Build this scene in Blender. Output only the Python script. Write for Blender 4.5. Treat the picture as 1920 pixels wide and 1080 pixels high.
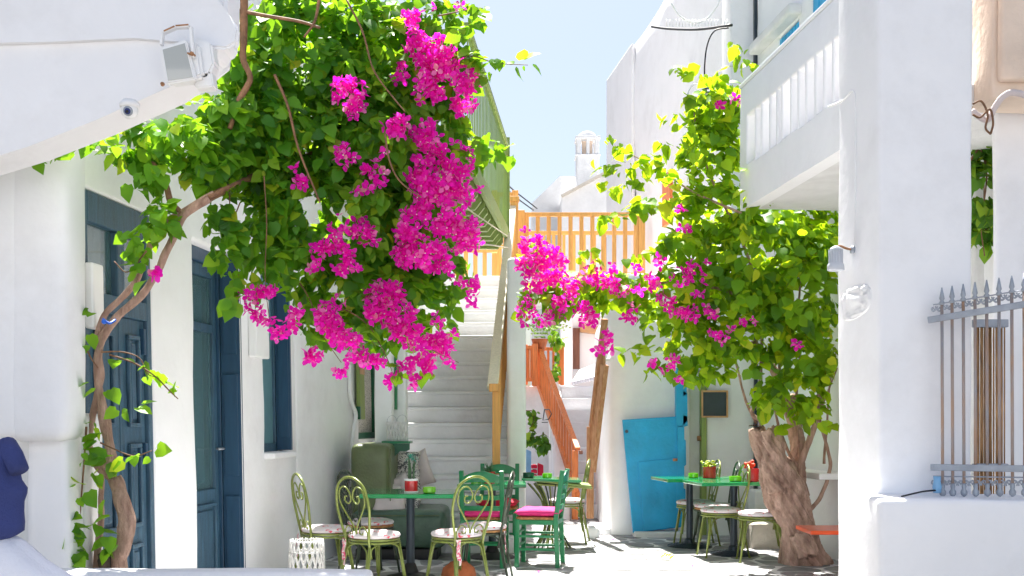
import bpy, bmesh, math, random
import numpy as np
from mathutils import Vector, Matrix, noise as mn
random.seed(7); np.random.seed(7)
for o in list(bpy.data.objects): bpy.data.objects.remove(o)
S = bpy.context.scene
COL = S.collection
PI = math.pi
R = math.radians
# ------------------------------------------------------------------ camera
F = 2100.0; HY = 788.0; H = 1.36          # focal length in photo pixels, horizon row, eye height
cd = bpy.data.cameras.new('camera'); cam = bpy.data.objects.new('camera', cd); COL.objects.link(cam)
cam.location = (0, 0, H); cam.rotation_euler = (PI/2, 0, 0)
cd.sensor_width = 36; cd.lens = 36*F/1920; cd.shift_y = (HY-540)/1920; cd.clip_start = .1; cd.clip_end = 3000
S.camera = cam
# ------------------------------------------------------------------ sky and sun
SUN_EL, SUN_AZ = R(65), R(-4)             # azimuth from +Y (behind the scene), negative = to the left
W = bpy.data.worlds.new('World'); S.world = W; W.use_nodes = True
nt = W.node_tree; nt.nodes.clear()
sk = nt.nodes.new('ShaderNodeTexSky'); sk.sky_type = 'NISHITA'; sk.sun_disc = False
sk.sun_elevation = SUN_EL; sk.sun_rotation = SUN_AZ; sk.air_density = 1.0; sk.dust_density = 2.8; sk.ozone_density = .3
bg = nt.nodes.new('ShaderNodeBackground'); bg.inputs['Strength'].default_value = .055
wo = nt.nodes.new('ShaderNodeOutputWorld')
nt.links.new(sk.outputs[0], bg.inputs[0]); nt.links.new(bg.outputs[0], wo.inputs[0])
ld = bpy.data.lights.new('sun', 'SUN'); ld.energy = 5.0; ld.angle = R(.55); ld.color = (1, .965, .91)
sun = bpy.data.objects.new('sun', ld); COL.objects.link(sun)
sd = Vector((math.sin(SUN_AZ)*math.cos(SUN_EL), math.cos(SUN_AZ)*math.cos(SUN_EL), math.sin(SUN_EL)))
sun.rotation_euler = sd.to_track_quat('Z', 'Y').to_euler(); sun.location = (0, 0, 30)
S.view_settings.view_transform = 'Standard'; S.view_settings.look = 'None'
S.view_settings.exposure = 1.7; S.view_settings.gamma = 1; S.view_settings.use_curve_mapping = False
S.render.engine = 'CYCLES'
S.cycles.max_bounces = 14; S.cycles.diffuse_bounces = 10; S.cycles.transmission_bounces = 6; S.cycles.transparent_max_bounces = 8

def P(px, py, Y): return Vector(((px-960)/F*Y, Y, H+(HY-py)/F*Y))
def G(px, Y, z=0.0): return Vector(((px-960)/F*Y, Y, z))
# ------------------------------------------------------------------ materials
def mat(name, col, rough=.6, metal=0, var=.08, scale=6, bump=0, bscale=40, spec=.5, coat=0, col2=None, dirt=0, stretch=None, rnd=0, coord='Object'):
    m = bpy.data.materials.new(name); m.use_nodes = True; n = m.node_tree.nodes; l = m.node_tree.links
    b = n['Principled BSDF']; b.inputs['Roughness'].default_value = rough; b.inputs['Metallic'].default_value = metal
    b.inputs['Specular IOR Level'].default_value = spec; b.inputs['Coat Weight'].default_value = coat
    tc = n.new('ShaderNodeTexCoord'); mp = n.new('ShaderNodeMapping'); l.new(tc.outputs[coord], mp.inputs[0])
    if stretch: mp.inputs['Scale'].default_value = stretch
    nz = n.new('ShaderNodeTexNoise'); nz.inputs['Scale'].default_value = scale; nz.inputs['Detail'].default_value = 6
    l.new(mp.outputs[0], nz.inputs[0])
    rp = n.new('ShaderNodeValToRGB'); rp.color_ramp.elements[0].position = .3; rp.color_ramp.elements[1].position = .7
    c2 = col2 if col2 else tuple(min(1, c*(1+var)) for c in col)
    c1 = tuple(c*(1-var) for c in col)
    rp.color_ramp.elements[0].color = (*c1, 1); rp.color_ramp.elements[1].color = (*c2, 1)
    l.new(nz.outputs[0], rp.inputs[0]); out = rp.outputs[0]
    if dirt:
        n2 = n.new('ShaderNodeTexNoise'); n2.inputs['Scale'].default_value = 1.3; n2.inputs['Detail'].default_value = 9; n2.inputs['Roughness'].default_value = .7
        l.new(mp.outputs[0], n2.inputs[0]); r2 = n.new('ShaderNodeValToRGB'); r2.color_ramp.elements[0].position = .5; r2.color_ramp.elements[1].position = .78
        l.new(n2.outputs[0], r2.inputs[0]); mx = n.new('ShaderNodeMix'); mx.data_type = 'RGBA'; mx.blend_type = 'MULTIPLY'
        mu = n.new('ShaderNodeMath'); mu.operation = 'MULTIPLY'; mu.inputs[1].default_value = dirt; l.new(r2.outputs[0], mu.inputs[0]); l.new(mu.outputs[0], mx.inputs[0])
        l.new(out, mx.inputs[6]); mx.inputs[7].default_value = (.62, .6, .58, 1); out = mx.outputs[2]
    if rnd:
        oi = n.new('ShaderNodeObjectInfo'); hs = n.new('ShaderNodeHueSaturation'); mr = n.new('ShaderNodeMapRange')
        mr.inputs[3].default_value = 1-rnd; mr.inputs[4].default_value = 1+rnd; l.new(oi.outputs['Random'], mr.inputs[0]); l.new(mr.outputs[0], hs.inputs['Value'])
        l.new(out, hs.inputs['Color']); out = hs.outputs[0]
    l.new(out, b.inputs['Base Color'])
    if bump:
        n3 = n.new('ShaderNodeTexNoise'); n3.inputs['Scale'].default_value = bscale; n3.inputs['Detail'].default_value = 5
        l.new(mp.outputs[0], n3.inputs[0]); bp = n.new('ShaderNodeBump'); bp.inputs['Strength'].default_value = bump; bp.inputs['Distance'].default_value = .02
        l.new(n3.outputs[0], bp.inputs['Height']); l.new(bp.outputs[0], b.inputs['Normal'])
    return m
def leafmat(name, stops, trans, tw=.45, rough=.45):
    m = bpy.data.materials.new(name); m.use_nodes = True; n = m.node_tree.nodes; l = m.node_tree.links
    b = n['Principled BSDF']; b.inputs['Roughness'].default_value = rough; b.inputs['Specular IOR Level'].default_value = .35
    ge = n.new('ShaderNodeNewGeometry'); oi = n.new('ShaderNodeObjectInfo'); ad = n.new('ShaderNodeMath'); ad.operation = 'ADD'
    l.new(ge.outputs['Random Per Island'], ad.inputs[0]); l.new(oi.outputs['Random'], ad.inputs[1])
    fr = n.new('ShaderNodeMath'); fr.operation = 'FRACT'; l.new(ad.outputs[0], fr.inputs[0])
    rp = n.new('ShaderNodeValToRGB'); e = rp.color_ramp.elements
    e[0].position = stops[0][0]; e[0].color = (*stops[0][1], 1); e[1].position = stops[-1][0]; e[1].color = (*stops[-1][1], 1)
    for p, c in stops[1:-1]: q = e.new(p); q.color = (*c, 1)
    l.new(fr.outputs[0], rp.inputs[0]); l.new(rp.outputs[0], b.inputs['Base Color'])
    tr = n.new('ShaderNodeBsdfTranslucent'); mx = n.new('ShaderNodeMix'); mx.data_type = 'RGBA'; mx.blend_type = 'MIX'; mx.inputs[0].default_value = .6
    l.new(rp.outputs[0], mx.inputs[6]); mx.inputs[7].default_value = (*trans, 1); l.new(mx.outputs[2], tr.inputs[0])
    ms = n.new('ShaderNodeMixShader'); ms.inputs[0].default_value = tw; l.new(b.outputs[0], ms.inputs[1]); l.new(tr.outputs[0], ms.inputs[2])
    l.new(ms.outputs[0], n['Material Output'].inputs[0])
    return m
M = {}
M['white'] = mat('white_plaster', (.86, .86, .875), .85, var=.025, scale=3, bump=.22, bscale=13, spec=.2, dirt=.30)
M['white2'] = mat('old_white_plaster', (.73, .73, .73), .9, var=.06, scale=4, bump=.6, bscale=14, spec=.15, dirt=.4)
M['whitepaint'] = mat('white_paint', (.84, .84, .84), .4, var=.03, scale=5, dirt=.12)
M['step'] = mat('white_step_paint', (.79, .80, .82), .75, var=.03, scale=5, bump=.45, bscale=16, dirt=.45)
M['teal'] = mat('dark_teal_paint', (.042, .10, .155), .38, var=.3, scale=7, bump=.25, bscale=60, stretch=(6, 6, .6), coat=.05, dirt=.5)
M['teal2'] = mat('deep_blue_paint', (.020, .065, .125), .4, var=.12, scale=7, bump=.1, bscale=50, stretch=(6, 6, .6))
M['palteal'] = mat('pale_teal_paint', (.12, .25, .29), .4, var=.1, scale=7)
M['cyan'] = mat('bright_blue_paint', (.008, .37, .70), .5, var=.18, scale=3, bump=.3, bscale=22, coat=.05, dirt=.5)
M['green'] = mat('green_gloss_paint', (.006, .205, .07), .3, var=.10, scale=9, bump=.06, bscale=60, coat=.2)
M['dgreen'] = mat('dark_green_paint', (.006, .10, .045), .35, var=.12, scale=9)
M['tabletop'] = mat('green_table_paint', (.008, .27, .085), .14, var=.07, scale=6, coat=.5)
M['balgreen'] = mat('sage_green_paint', (.25, .33, .09), .55, var=.10, scale=5, bump=.1, bscale=40, stretch=(6, 6, .7))
M['olive'] = mat('olive_metal_paint', (.20, .245, .05), .33, metal=.25, var=.22, scale=20, coat=.2)
M['dolive'] = mat('dark_olive_metal_paint', (.055, .075, .05), .35, metal=.3, var=.25, scale=20)
M['yellow'] = mat('ochre_wood_paint', (.72, .36, .095), .5, var=.14, scale=5, bump=.15, bscale=40, stretch=(9, 9, .8))
M['cream'] = mat('cream_wood', (.86, .76, .58), .55, var=.08, scale=5, stretch=(9, 9, .8))
M['orange'] = mat('red_orange_wood_paint', (.70, .20, .05), .5, var=.25, scale=6, bump=.2, bscale=40, stretch=(9, 9, .8))
M['oldwood'] = mat('flaking_red_wood', (.62, .24, .09), .7, var=.35, scale=9, bump=.6, bscale=30, col2=(.66, .36, .2), stretch=(5, 5, .9))
M['brown'] = mat('brown_wood', (.20, .075, .045), .5, var=.25, scale=7, stretch=(9, 9, .8))
M['lightwood'] = mat('light_wood', (.55, .30, .14), .5, var=.2, scale=7)
M['peach'] = mat('peach_plaster', (.74, .60, .49), .9, var=.10, scale=4, bump=.5, bscale=18, dirt=.35)
M['bamboo'] = mat('bamboo_cane', (.26, .12, .045), .55, var=.5, scale=6, col2=(.52, .29, .12), stretch=(14, 14, 1.2), rnd=.35)
M['iron'] = mat('grey_painted_iron', (.33, .36, .41), .5, metal=.3, var=.15, scale=14, bump=.3, bscale=60)
M['rust'] = mat('rusty_grey_iron', (.34, .35, .38), .6, metal=.2, var=.1, scale=9, col2=(.42, .25, .15), bump=.4, bscale=50, stretch=(1, 1, .6))
M['dmetal'] = mat('dark_blue_grey_metal', (.03, .045, .06), .32, metal=.4, var=.2, scale=9)
M['black'] = mat('black_rubber', (.012, .012, .014), .5, var=.2)
M['board'] = mat('chalkboard_slate', (.045, .06, .07), .7, var=.2, scale=4, dirt=.1)
M['leather'] = mat('olive_leather', (.11, .14, .055), .38, var=.22, scale=5, bump=.3, bscale=45, coat=.1)
M['leather2'] = mat('green_seat_leather', (.07, .13, .09), .35, var=.2, scale=5, bump=.3, bscale=45)
M['pink'] = mat('pink_cushion_fabric', (.78, .035, .22), .8, var=.15, scale=12, bump=.3, bscale=90)
M['red'] = mat('red_fabric', (.62, .012, .05), .8, var=.15, scale=12, bump=.3, bscale=90)
M['canred'] = mat('red_tin', (.62, .012, .02), .25, var=.1, coat=.4)
M['linen'] = mat('pale_linen', (.66, .58, .57), .9, var=.06, scale=9, bump=.4, bscale=120)
M['rush'] = mat('woven_rush', (.50, .25, .09), .8, var=.35, scale=30, bump=.8, bscale=110)
M['lime'] = mat('lime_green_glass', (.20, .62, .01), .12, var=.05, coat=.6)
M['terra'] = mat('terracotta', (.42, .115, .035), .75, var=.35, scale=7, bump=.4, bscale=40)
M['navy'] = mat('navy_cotton', (.030, .045, .17), .9, var=.14, scale=6, bump=.3, bscale=140)
M['whitecloth'] = mat('white_cotton', (.74, .75, .82), .9, var=.04, scale=6, bump=.2, bscale=100)
M['wicker'] = mat('white_wicker', (.78, .77, .75), .6, var=.08, scale=20, bump=.3, bscale=60)
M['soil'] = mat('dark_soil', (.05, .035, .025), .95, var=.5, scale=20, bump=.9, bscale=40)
M['blue'] = mat('blue_tape', (.01, .12, .62), .4)
M['ltblue'] = mat('light_blue_paint', (.20, .42, .66), .5, var=.1)
M['rope'] = mat('cream_rope', (.62, .55, .42), .8, var=.2, scale=60)
M['concrete'] = mat('beige_stone', (.60, .55, .47), .9, var=.1, scale=6, bump=.7, bscale=20, dirt=.4)
M['earth'] = mat('dry_earth', (.16, .15, .14), .95, var=.2, scale=1, bump=.5, bscale=8)
M['joint'] = mat('whitewashed_joint', (.72, .72, .72), .8, var=.1, scale=4, bump=.5, bscale=30, dirt=.3)
M['flag'] = mat('grey_flagstone', (.30, .30, .305), .6, var=.3, scale=5, bump=.5, bscale=24, rnd=.25, dirt=.3)
M['bark'] = mat('gnarled_bark', (.40, .24, .175), .85, var=.35, scale=5, bump=1.0, bscale=26, col2=(.70, .48, .38), stretch=(3, 3, .9))
M['bark2'] = mat('vine_bark', (.36, .20, .14), .8, var=.3, scale=9, bump=.9, bscale=50, col2=(.58, .38, .29), stretch=(3, 3, .9))
M['twig'] = mat('thin_twig', (.20, .10, .05), .7, var=.4, scale=20)
M['yflower'] = mat('yellow_green_petals', (.55, .62, .02), .6, var=.3, scale=30)
M['rflower'] = mat('red_orange_petals', (.75, .07, .02), .6, var=.3, scale=30)
M['redtop'] = mat('red_orange_table_paint', (.85, .10, .02), .3, coat=.4)
M['aloe'] = mat('aloe_green', (.06, .14, .06), .5, var=.3, scale=20)
M['teallf'] = mat('blue_green_fronds', (.05, .33, .24), .5, var=.3, scale=20)
M['greyplastic'] = mat('pale_grey_casing', (.52, .55, .60), .45, var=.05)
M['rusty'] = mat('rust_stain', (.35, .17, .08), .8, var=.4, scale=20)
def glassm(name, tint, rough=.03, al=.35):
    m = bpy.data.materials.new(name); m.use_nodes = True; n = m.node_tree.nodes; l = m.node_tree.links
    b = n['Principled BSDF']; b.inputs['Base Color'].default_value = (*tint, 1); b.inputs['Roughness'].default_value = rough; b.inputs['Coat Weight'].default_value = 1
    b.inputs['Alpha'].default_value = al
    return m
M['glass'] = glassm('window_glass', (.10, .20, .22), .04, .5)
M['glassdark'] = glassm('dark_window_glass', (.03, .06, .07), .04, .92)
M['lampglass'] = glassm('frosted_lamp_glass', (.45, .47, .45), .25, .9)
def lacem():
    m = mat('lace_curtain', (.62, .60, .60), .9); n = m.node_tree.nodes; l = m.node_tree.links
    v = n.new('ShaderNodeTexVoronoi'); v.inputs['Scale'].default_value = 55; tc = n.new('ShaderNodeTexCoord'); l.new(tc.outputs['Object'], v.inputs[0])
    r = n.new('ShaderNodeValToRGB'); r.color_ramp.elements[0].position = .25; r.color_ramp.elements[1].position = .35
    r.color_ramp.elements[0].color = (.05, .07, .06, 1); r.color_ramp.elements[1].color = (.55, .52, .5, 1)
    l.new(v.outputs['Distance'], r.inputs[0]); l.new(r.outputs[0], n['Principled BSDF'].inputs['Base Color']); return m
M['lace'] = lacem()
def patm(name, base, ink, scale=26, t0=.42, t1=.5):
    m = mat(name, base, .9); n = m.node_tree.nodes; l = m.node_tree.links
    v = n.new('ShaderNodeTexNoise'); v.inputs['Scale'].default_value = scale; v.inputs['Detail'].default_value = 3; v.inputs['Distortion'].default_value = 1.5
    tc = n.new('ShaderNodeTexCoord'); l.new(tc.outputs['Object'], v.inputs[0])
    r = n.new('ShaderNodeValToRGB'); r.color_ramp.elements[0].position = t0; r.color_ramp.elements[1].position = t1
    r.color_ramp.elements[0].color = (*ink, 1); r.color_ramp.elements[1].color = (*base, 1)
    l.new(v.outputs[0], r.inputs[0]); l.new(r.outputs[0], n['Principled BSDF'].inputs['Base Color']); return m
M['printed'] = patm('printed_grey_fabric', (.62, .59, .56), (.10, .10, .11), 30, .44, .5)
M['floral'] = patm('rose_print_fabric', (.74, .68, .70), (.72, .06, .10), 13, .36, .44)
M['ribbon'] = patm('rose_ribbon', (.74, .62, .62), (.72, .06, .16), 40, .42, .5)
M['leafL'] = leafmat('bougainvillea_leaf', [(0, (.035, .15, .016)), (.45, (.085, .27, .018)), (.8, (.17, .39, .02)), (.93, (.26, .46, .02)), (1, (.50, .52, .03))], (.40, .70, .012), .5)
M['leafR'] = leafmat('bright_vine_leaf', [(0, (.03, .12, .014)), (.3, (.07, .22, .016)), (.65, (.16, .37, .016)), (.9, (.40, .58, .018)), (1, (.62, .58, .03))], (.68, .88, .012), .58)
M['leafI'] = leafmat('climber_leaf', [(0, (.04, .14, .016)), (.7, (.09, .26, .02)), (1, (.35, .5, .02))], (.35, .6, .02), .35)
M['bract'] = leafmat('magenta_bract', [(0, (.84, .004, .46)), (.5, (.95, .01, .58)), (.78, (.96, .05, .64)), (.93, (.97, .30, .68)), (1, (.80, .42, .38))], (1, .02, .72), .58, .6)
M['floret'] = mat('cream_floret', (.8, .74, .6), .7)
M['fern'] = leafmat('fern_frond', [(0, (.06, .2, .02)), (1, (.25, .42, .04))], (.4, .6, .05), .4)

# ------------------------------------------------------------------ object helpers
def pm(par):
    m = Matrix.Identity(4)
    while par is not None:
        m = par.matrix_basis @ m; par = par.parent
    return m
def link(name, bm, m, par=None, smooth=False, label=None, kind=None, world=True, autos=None):
    """ONE mesh object; geometry given in world space and re-based into its parent"""
    if par is not None and world: bm.transform(pm(par).inverted())
    me = bpy.data.meshes.new(name); bmesh.ops.recalc_face_normals(bm, faces=bm.faces[:]) ; bm.to_mesh(me); bm.free()
    if isinstance(m, (list, tuple)):
        for q in m: me.materials.append(M[q])
    else: me.materials.append(M[m])
    if smooth:
        me.polygons.foreach_set('use_smooth', [True]*len(me.polygons))
        if autos: me.set_sharp_from_angle(angle=R(autos))
    o = bpy.data.objects.new(name, me); COL.objects.link(o)
    if par is not None: o.parent = par
    if label: o['label'] = label
    if kind: o['kind'] = kind
    return o
def thing(name, label, cat, loc=(0, 0, 0), rz=0, group=None):
    o = bpy.data.objects.new(name, None); COL.objects.link(o); o.empty_display_size = .1
    o.location = loc; o.rotation_euler = (0, 0, rz); o['label'] = label; o['category'] = cat
    if group: o['group'] = group
    return o
def tag(o, label, cat, group=None):
    o['label'] = label; o['category'] = cat
    if group: o['group'] = group
    return o
def copy_tree(o, par=None):
    c = o.copy(); COL.objects.link(c); c.parent = par
    for ch in list(o.children): copy_tree(ch, c)
    return c
def place(proto, used, loc, rz, label, group=None):
    o = copy_tree(proto) if used else proto
    o.location = loc; o.rotation_euler = (0, 0, rz); o['label'] = label
    if group: o['group'] = group
    return o
def B(): return bmesh.new()
def box(bm, c, s, rot=None, bev=0):
    g = bmesh.ops.create_cube(bm, size=1); vs = g['verts']
    bmesh.ops.scale(bm, vec=s, verts=vs)
    if bev:
        es = list({e for v in vs for e in v.link_edges})
        r = bmesh.ops.bevel(bm, geom=es, offset=bev, segments=2, affect='EDGES', profile=.5); vs = list({v for f in r['faces'] for v in f.verts} | {v for v in vs if v.is_valid})
    if rot is not None: bmesh.ops.rotate(bm, matrix=rot, verts=vs)
    bmesh.ops.translate(bm, vec=c, verts=vs)
    return vs
def beam(bm, a, b, w, h, up=Vector((0, 0, 1)), bev=0):
    """box of section w (sideways) x h (along up) from a to b"""
    a = Vector(a); b = Vector(b); d = (b-a); L = d.length; d.normalize(); sx = d.cross(up)
    if sx.length < 1e-4: sx = Vector((1, 0, 0))
    sx.normalize(); u = sx.cross(d)
    rot = Matrix((sx, d, u)).transposed()
    return box(bm, (a+b)/2, (w, L, h), rot, bev)
def tube(bm, pts, rad, seg=8, cap=True, closed=False):
    pts = [Vector(p) for p in pts]; n = len(pts)
    rs = rad if isinstance(rad, (list, tuple)) else [rad]*n
    rings = []; prev = None
    for i, p in enumerate(pts):
        if closed: t = pts[(i+1) % n]-pts[i-1]
        else: t = pts[min(i+1, n-1)]-pts[max(i-1, 0)]
        t.normalize()
        if prev is None:
            a = Vector((0, 0, 1)) if abs(t.z) < .9 else Vector((1, 0, 0)); u = t.cross(a).normalized()
        else:
            u = (prev-t*prev.dot(t)); u = u.normalized() if u.length > 1e-6 else t.orthogonal().normalized()
        prev = u; v = t.cross(u)
        rings.append([bm.verts.new(p+(u*math.cos(2*PI*k/seg)+v*math.sin(2*PI*k/seg))*rs[i]) for k in range(seg)])
    for i in range(n if closed else n-1):
        A = rings[i]; C = rings[(i+1) % n]
        for k in range(seg):
            try: bm.faces.new((A[k], A[(k+1) % seg], C[(k+1) % seg], C[k]))
            except ValueError: pass
    if cap and not closed: bm.faces.new(rings[0][::-1]); bm.faces.new(rings[-1])
    return [v for r_ in rings for v in r_]
def lathe(bm, prof, c=(0, 0, 0), seg=20):
    rings = []
    for r_, z in prof: rings.append([bm.verts.new((c[0]+r_*math.cos(2*PI*k/seg), c[1]+r_*math.sin(2*PI*k/seg), c[2]+z)) for k in range(seg)])
    for i in range(len(rings)-1):
        for k in range(seg): bm.faces.new((rings[i][k], rings[i][(k+1) % seg], rings[i+1][(k+1) % seg], rings[i+1][k]))
    bm.faces.new(rings[0][::-1]); bm.faces.new(rings[-1])
def prism(bm, poly, d):
    """polygon of world points swept by vector d"""
    a = [bm.verts.new(p) for p in poly]; b = [bm.verts.new(Vector(p)+Vector(d)) for p in poly]; n = len(a)
    bm.faces.new(a); bm.faces.new(b[::-1])
    for i in range(n): bm.faces.new((a[i], b[i], b[(i+1) % n], a[(i+1) % n]))
def smoothcurve(pts, n=8):
    pts = [Vector(p) for p in pts]; out = []
    q = [pts[0]*2-pts[1]]+pts+[pts[-1]*2-pts[-2]]
    for i in range(1, len(q)-2):
        for k in range(n):
            t = k/n; a, b, c, d = q[i-1], q[i], q[i+1], q[i+2]
            out.append(.5*((2*b)+(c-a)*t+(2*a-5*b+4*c-d)*t*t+(3*b-a-3*c+d)*t**3))
    out.append(pts[-1]); return out
def lines(h0, h1, r, step):
    L = [h0, h0+r*.15, h0+r*.5, h0+r]; n = max(1, int((h1-h0-2*r)/step))
    L += [h0+r+(h1-h0-2*r)*k/n for k in range(1, n)] + [h1-r, h1-r*.5, h1-r*.15, h1]
    return L
def rbox(bm, lo, hi, r=.04, step=.2, amp=.01, mtx=None, freq=1.6):
    """rounded, hand-plastered box between two corners (optionally transformed)"""
    lo = Vector(lo); hi = Vector(hi); r = min(r, *( (hi-lo)*.45 ))
    X, Y, Z = lines(lo.x, hi.x, r, step), lines(lo.y, hi.y, r, step), lines(lo.z, hi.z, r, step)
    nx, ny, nz = len(X)-1, len(Y)-1, len(Z)-1; cache = {}
    il = lo+Vector((r, r, r)); ih = hi-Vector((r, r, r))
    def v(i, j, k):
        key = (i, j, k)
        if key not in cache:
            p = Vector((X[i], Y[j], Z[k])); c = Vector((max(il.x, min(ih.x, p.x)), max(il.y, min(ih.y, p.y)), max(il.z, min(ih.z, p.z))))
            d = p-c; nn = d.normalized() if d.length > 1e-7 else Vector((0, 0, 0)); q = c+nn*r
            if mtx is not None: q = mtx @ q; nn = (mtx.to_3x3() @ nn)
            if amp: q = q+nn*amp*(mn.noise(q*freq)+.4*mn.noise(q*freq*3.1))
            cache[key] = bm.verts.new(q)
        return cache[key]
    for i in range(nx):
        for j in range(ny):
            bm.faces.new((v(i, j, 0), v(i, j+1, 0), v(i+1, j+1, 0), v(i+1, j, 0))); bm.faces.new((v(i, j, nz), v(i+1, j, nz), v(i+1, j+1, nz), v(i, j+1, nz)))
    for i in range(nx):
        for k in range(nz):
            bm.faces.new((v(i, 0, k), v(i+1, 0, k), v(i+1, 0, k+1), v(i, 0, k+1))); bm.faces.new((v(i, ny, k), v(i, ny, k+1), v(i+1, ny, k+1), v(i+1, ny, k)))
    for j in range(ny):
        for k in range(nz):
            bm.faces.new((v(0, j, k), v(0, j, k+1), v(0, j+1, k+1), v(0, j+1, k))); bm.faces.new((v(nx, j, k), v(nx, j+1, k), v(nx, j+1, k+1), v(nx, j, k+1)))
class Wall:
    """vertical (slightly battered) wall plane; s along it, t = height, d = out of the face"""
    def __init__(s_, A, u, n_side, batter=0):
        s_.A = Vector((A[0], A[1], 0)); s_.u = Vector((u[0], u[1], 0)).normalized()
        n = Vector((-s_.u.y, s_.u.x, 0)); s_.n = n if n.dot(Vector((n_side[0], n_side[1], 0))) > 0 else -n; s_.b = batter
        s_.w = Vector((0, 0, 1))-s_.n*batter; s_.N = s_.u.cross(s_.w).normalized()
        if s_.N.dot(s_.n) < 0: s_.N = -s_.N
    def at(s_, s, t, d=0): return s_.A+s_.u*s+s_.w*t+s_.n*d
    def st(s_, px, py):
        o = Vector((0, 0, H)); dr = Vector(((px-960)/F, 1, (HY-py)/F)); k = (s_.A-o).dot(s_.N)/dr.dot(s_.N); p = o+dr*k
        t = p.z; return ((p-s_.A-s_.w*t).dot(s_.u), t)
    def mesh(s_, bm, s0, s1, t0, t1, thick, opens=(), step=.16, amp=.012, r=.035, freq=1.5):
        def cuts(a, b, idx):
            L = {a, b}
            for q in (.01, .03): L |= {a+q, b-q}
            for o in opens:
                for e in (o[idx], o[idx+1]):
                    for q in (-.035, -.02, -.006, 0, .0): L.add(e+q); L.add(e-q)
            L = sorted(x for x in L if a <= x <= b); out = [L[0]]
            for x in L[1:]:
                if x-out[-1] < 1e-4: continue
                g = x-out[-1]; n = max(1, int(g/step)); base = out[-1]
                for k in range(1, n+1): out.append(base+g*k/n)
            return out
        SS, TT = cuts(s0, s1, 0), cuts(t0, t1, 2)
        inside = lambda a, b: any(o[0]-1e-5 < a < o[1]+1e-5 and o[2]-1e-5 < b < o[3]+1e-5 for o in opens)
        fv = {}; bv = {}
        def dep(a, b):
            e = min(a-s0, s1-a, t1-b)
            for o in opens:
                dx = max(o[0]-a, 0, a-o[1]); dz = max(o[2]-b, 0, b-o[3]); e = min(e, math.hypot(dx, dz))
            e = max(e, 0); return 0 if e >= r else -(r-math.sqrt(max(0, r*r-(r-e)**2)))
        def V(i, j):
            if (i, j) not in fv:
                p = s_.at(SS[i], TT[j]); fv[(i, j)] = bm.verts.new(s_.at(SS[i], TT[j], dep(SS[i], TT[j])+amp*(mn.noise(p*freq)+.35*mn.noise(p*freq*3.3))))
            return fv[(i, j)]
        def Q(i, j):
            if (i, j) not in bv: bv[(i, j)] = bm.verts.new(s_.at(SS[i], TT[j], -thick))
            return bv[(i, j)]
        cell = {}
        for i in range(len(SS)-1):
            for j in range(len(TT)-1):
                cell[(i, j)] = not inside((SS[i]+SS[i+1])/2, (TT[j]+TT[j+1])/2)
        for (i, j), on in cell.items():
            if not on: continue
            bm.faces.new((V(i, j), V(i+1, j), V(i+1, j+1), V(i, j+1))); bm.faces.new((Q(i, j), Q(i, j+1), Q(i+1, j+1), Q(i+1, j)))
            for (di, dj, a, b) in ((-1, 0, (i, j), (i, j+1)), (1, 0, (i+1, j), (i+1, j+1)), (0, -1, (i, j), (i+1, j)), (0, 1, (i, j+1), (i+1, j+1))):
                if not cell.get((i+di, j+dj), False): bm.faces.new((V(*a), V(*b), Q(*b), Q(*a)))
def wbox(bm, w, s0, s1, t0, t1, d0, d1, bev=0):
    """box in wall coordinates"""
    vs = box(bm, ((s0+s1)/2, (d0+d1)/2, (t0+t1)/2), (abs(s1-s0), abs(d1-d0), abs(t1-t0)), None, bev)
    for v in vs: v.co = w.at(v.co.x, v.co.z, v.co.y)
    return vs
def pillow(bm, c, w, l, h, mtx=None):
    n = 14; vs = {}
    for sgn in (1, -1):
        for i in range(n+1):
            for j in range(n+1):
                u = -1+2*i/n; v = -1+2*j/n; edge = i in (0, n) or j in (0, n)
                key = (i, j, 0 if edge else sgn)
                if key in vs: continue
                z = sgn*h/2*((1-u**4)*(1-v**4))**.55 if not edge else 0
                pinch = 1-.10*(1-abs(u*v))*(max(abs(u), abs(v)))**2
                p = Vector((u*w/2*pinch, v*l/2*pinch, z+.012*mn.noise(Vector((u*2+c[0], v*2, sgn)))))
                if mtx is not None: p = mtx @ p
                vs[key] = bm.verts.new(p+Vector(c))
        for i in range(n):
            for j in range(n):
                g = lambda a, b: vs[(a, b, 0 if (a in (0, n) or b in (0, n)) else sgn)]
                bm.faces.new((g(i, j), g(i+1, j), g(i+1, j+1), g(i, j+1)))
# ================================================================== GROUND
bm = B(); bmesh.ops.create_grid(bm, x_segments=40, y_segments=60, size=1)
for v in bm.verts: v.co = Vector((v.co.x*200, 190+v.co.y*200, 0))
link('ground', bm, 'earth', kind='structure')
bm = B(); bmesh.ops.create_grid(bm, x_segments=60, y_segments=90, size=1)
for v in bm.verts: v.co = Vector((v.co.x*7, 11.2+v.co.y*5.1, .004))
ground = link('paving', bm, 'joint', kind='structure')
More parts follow.
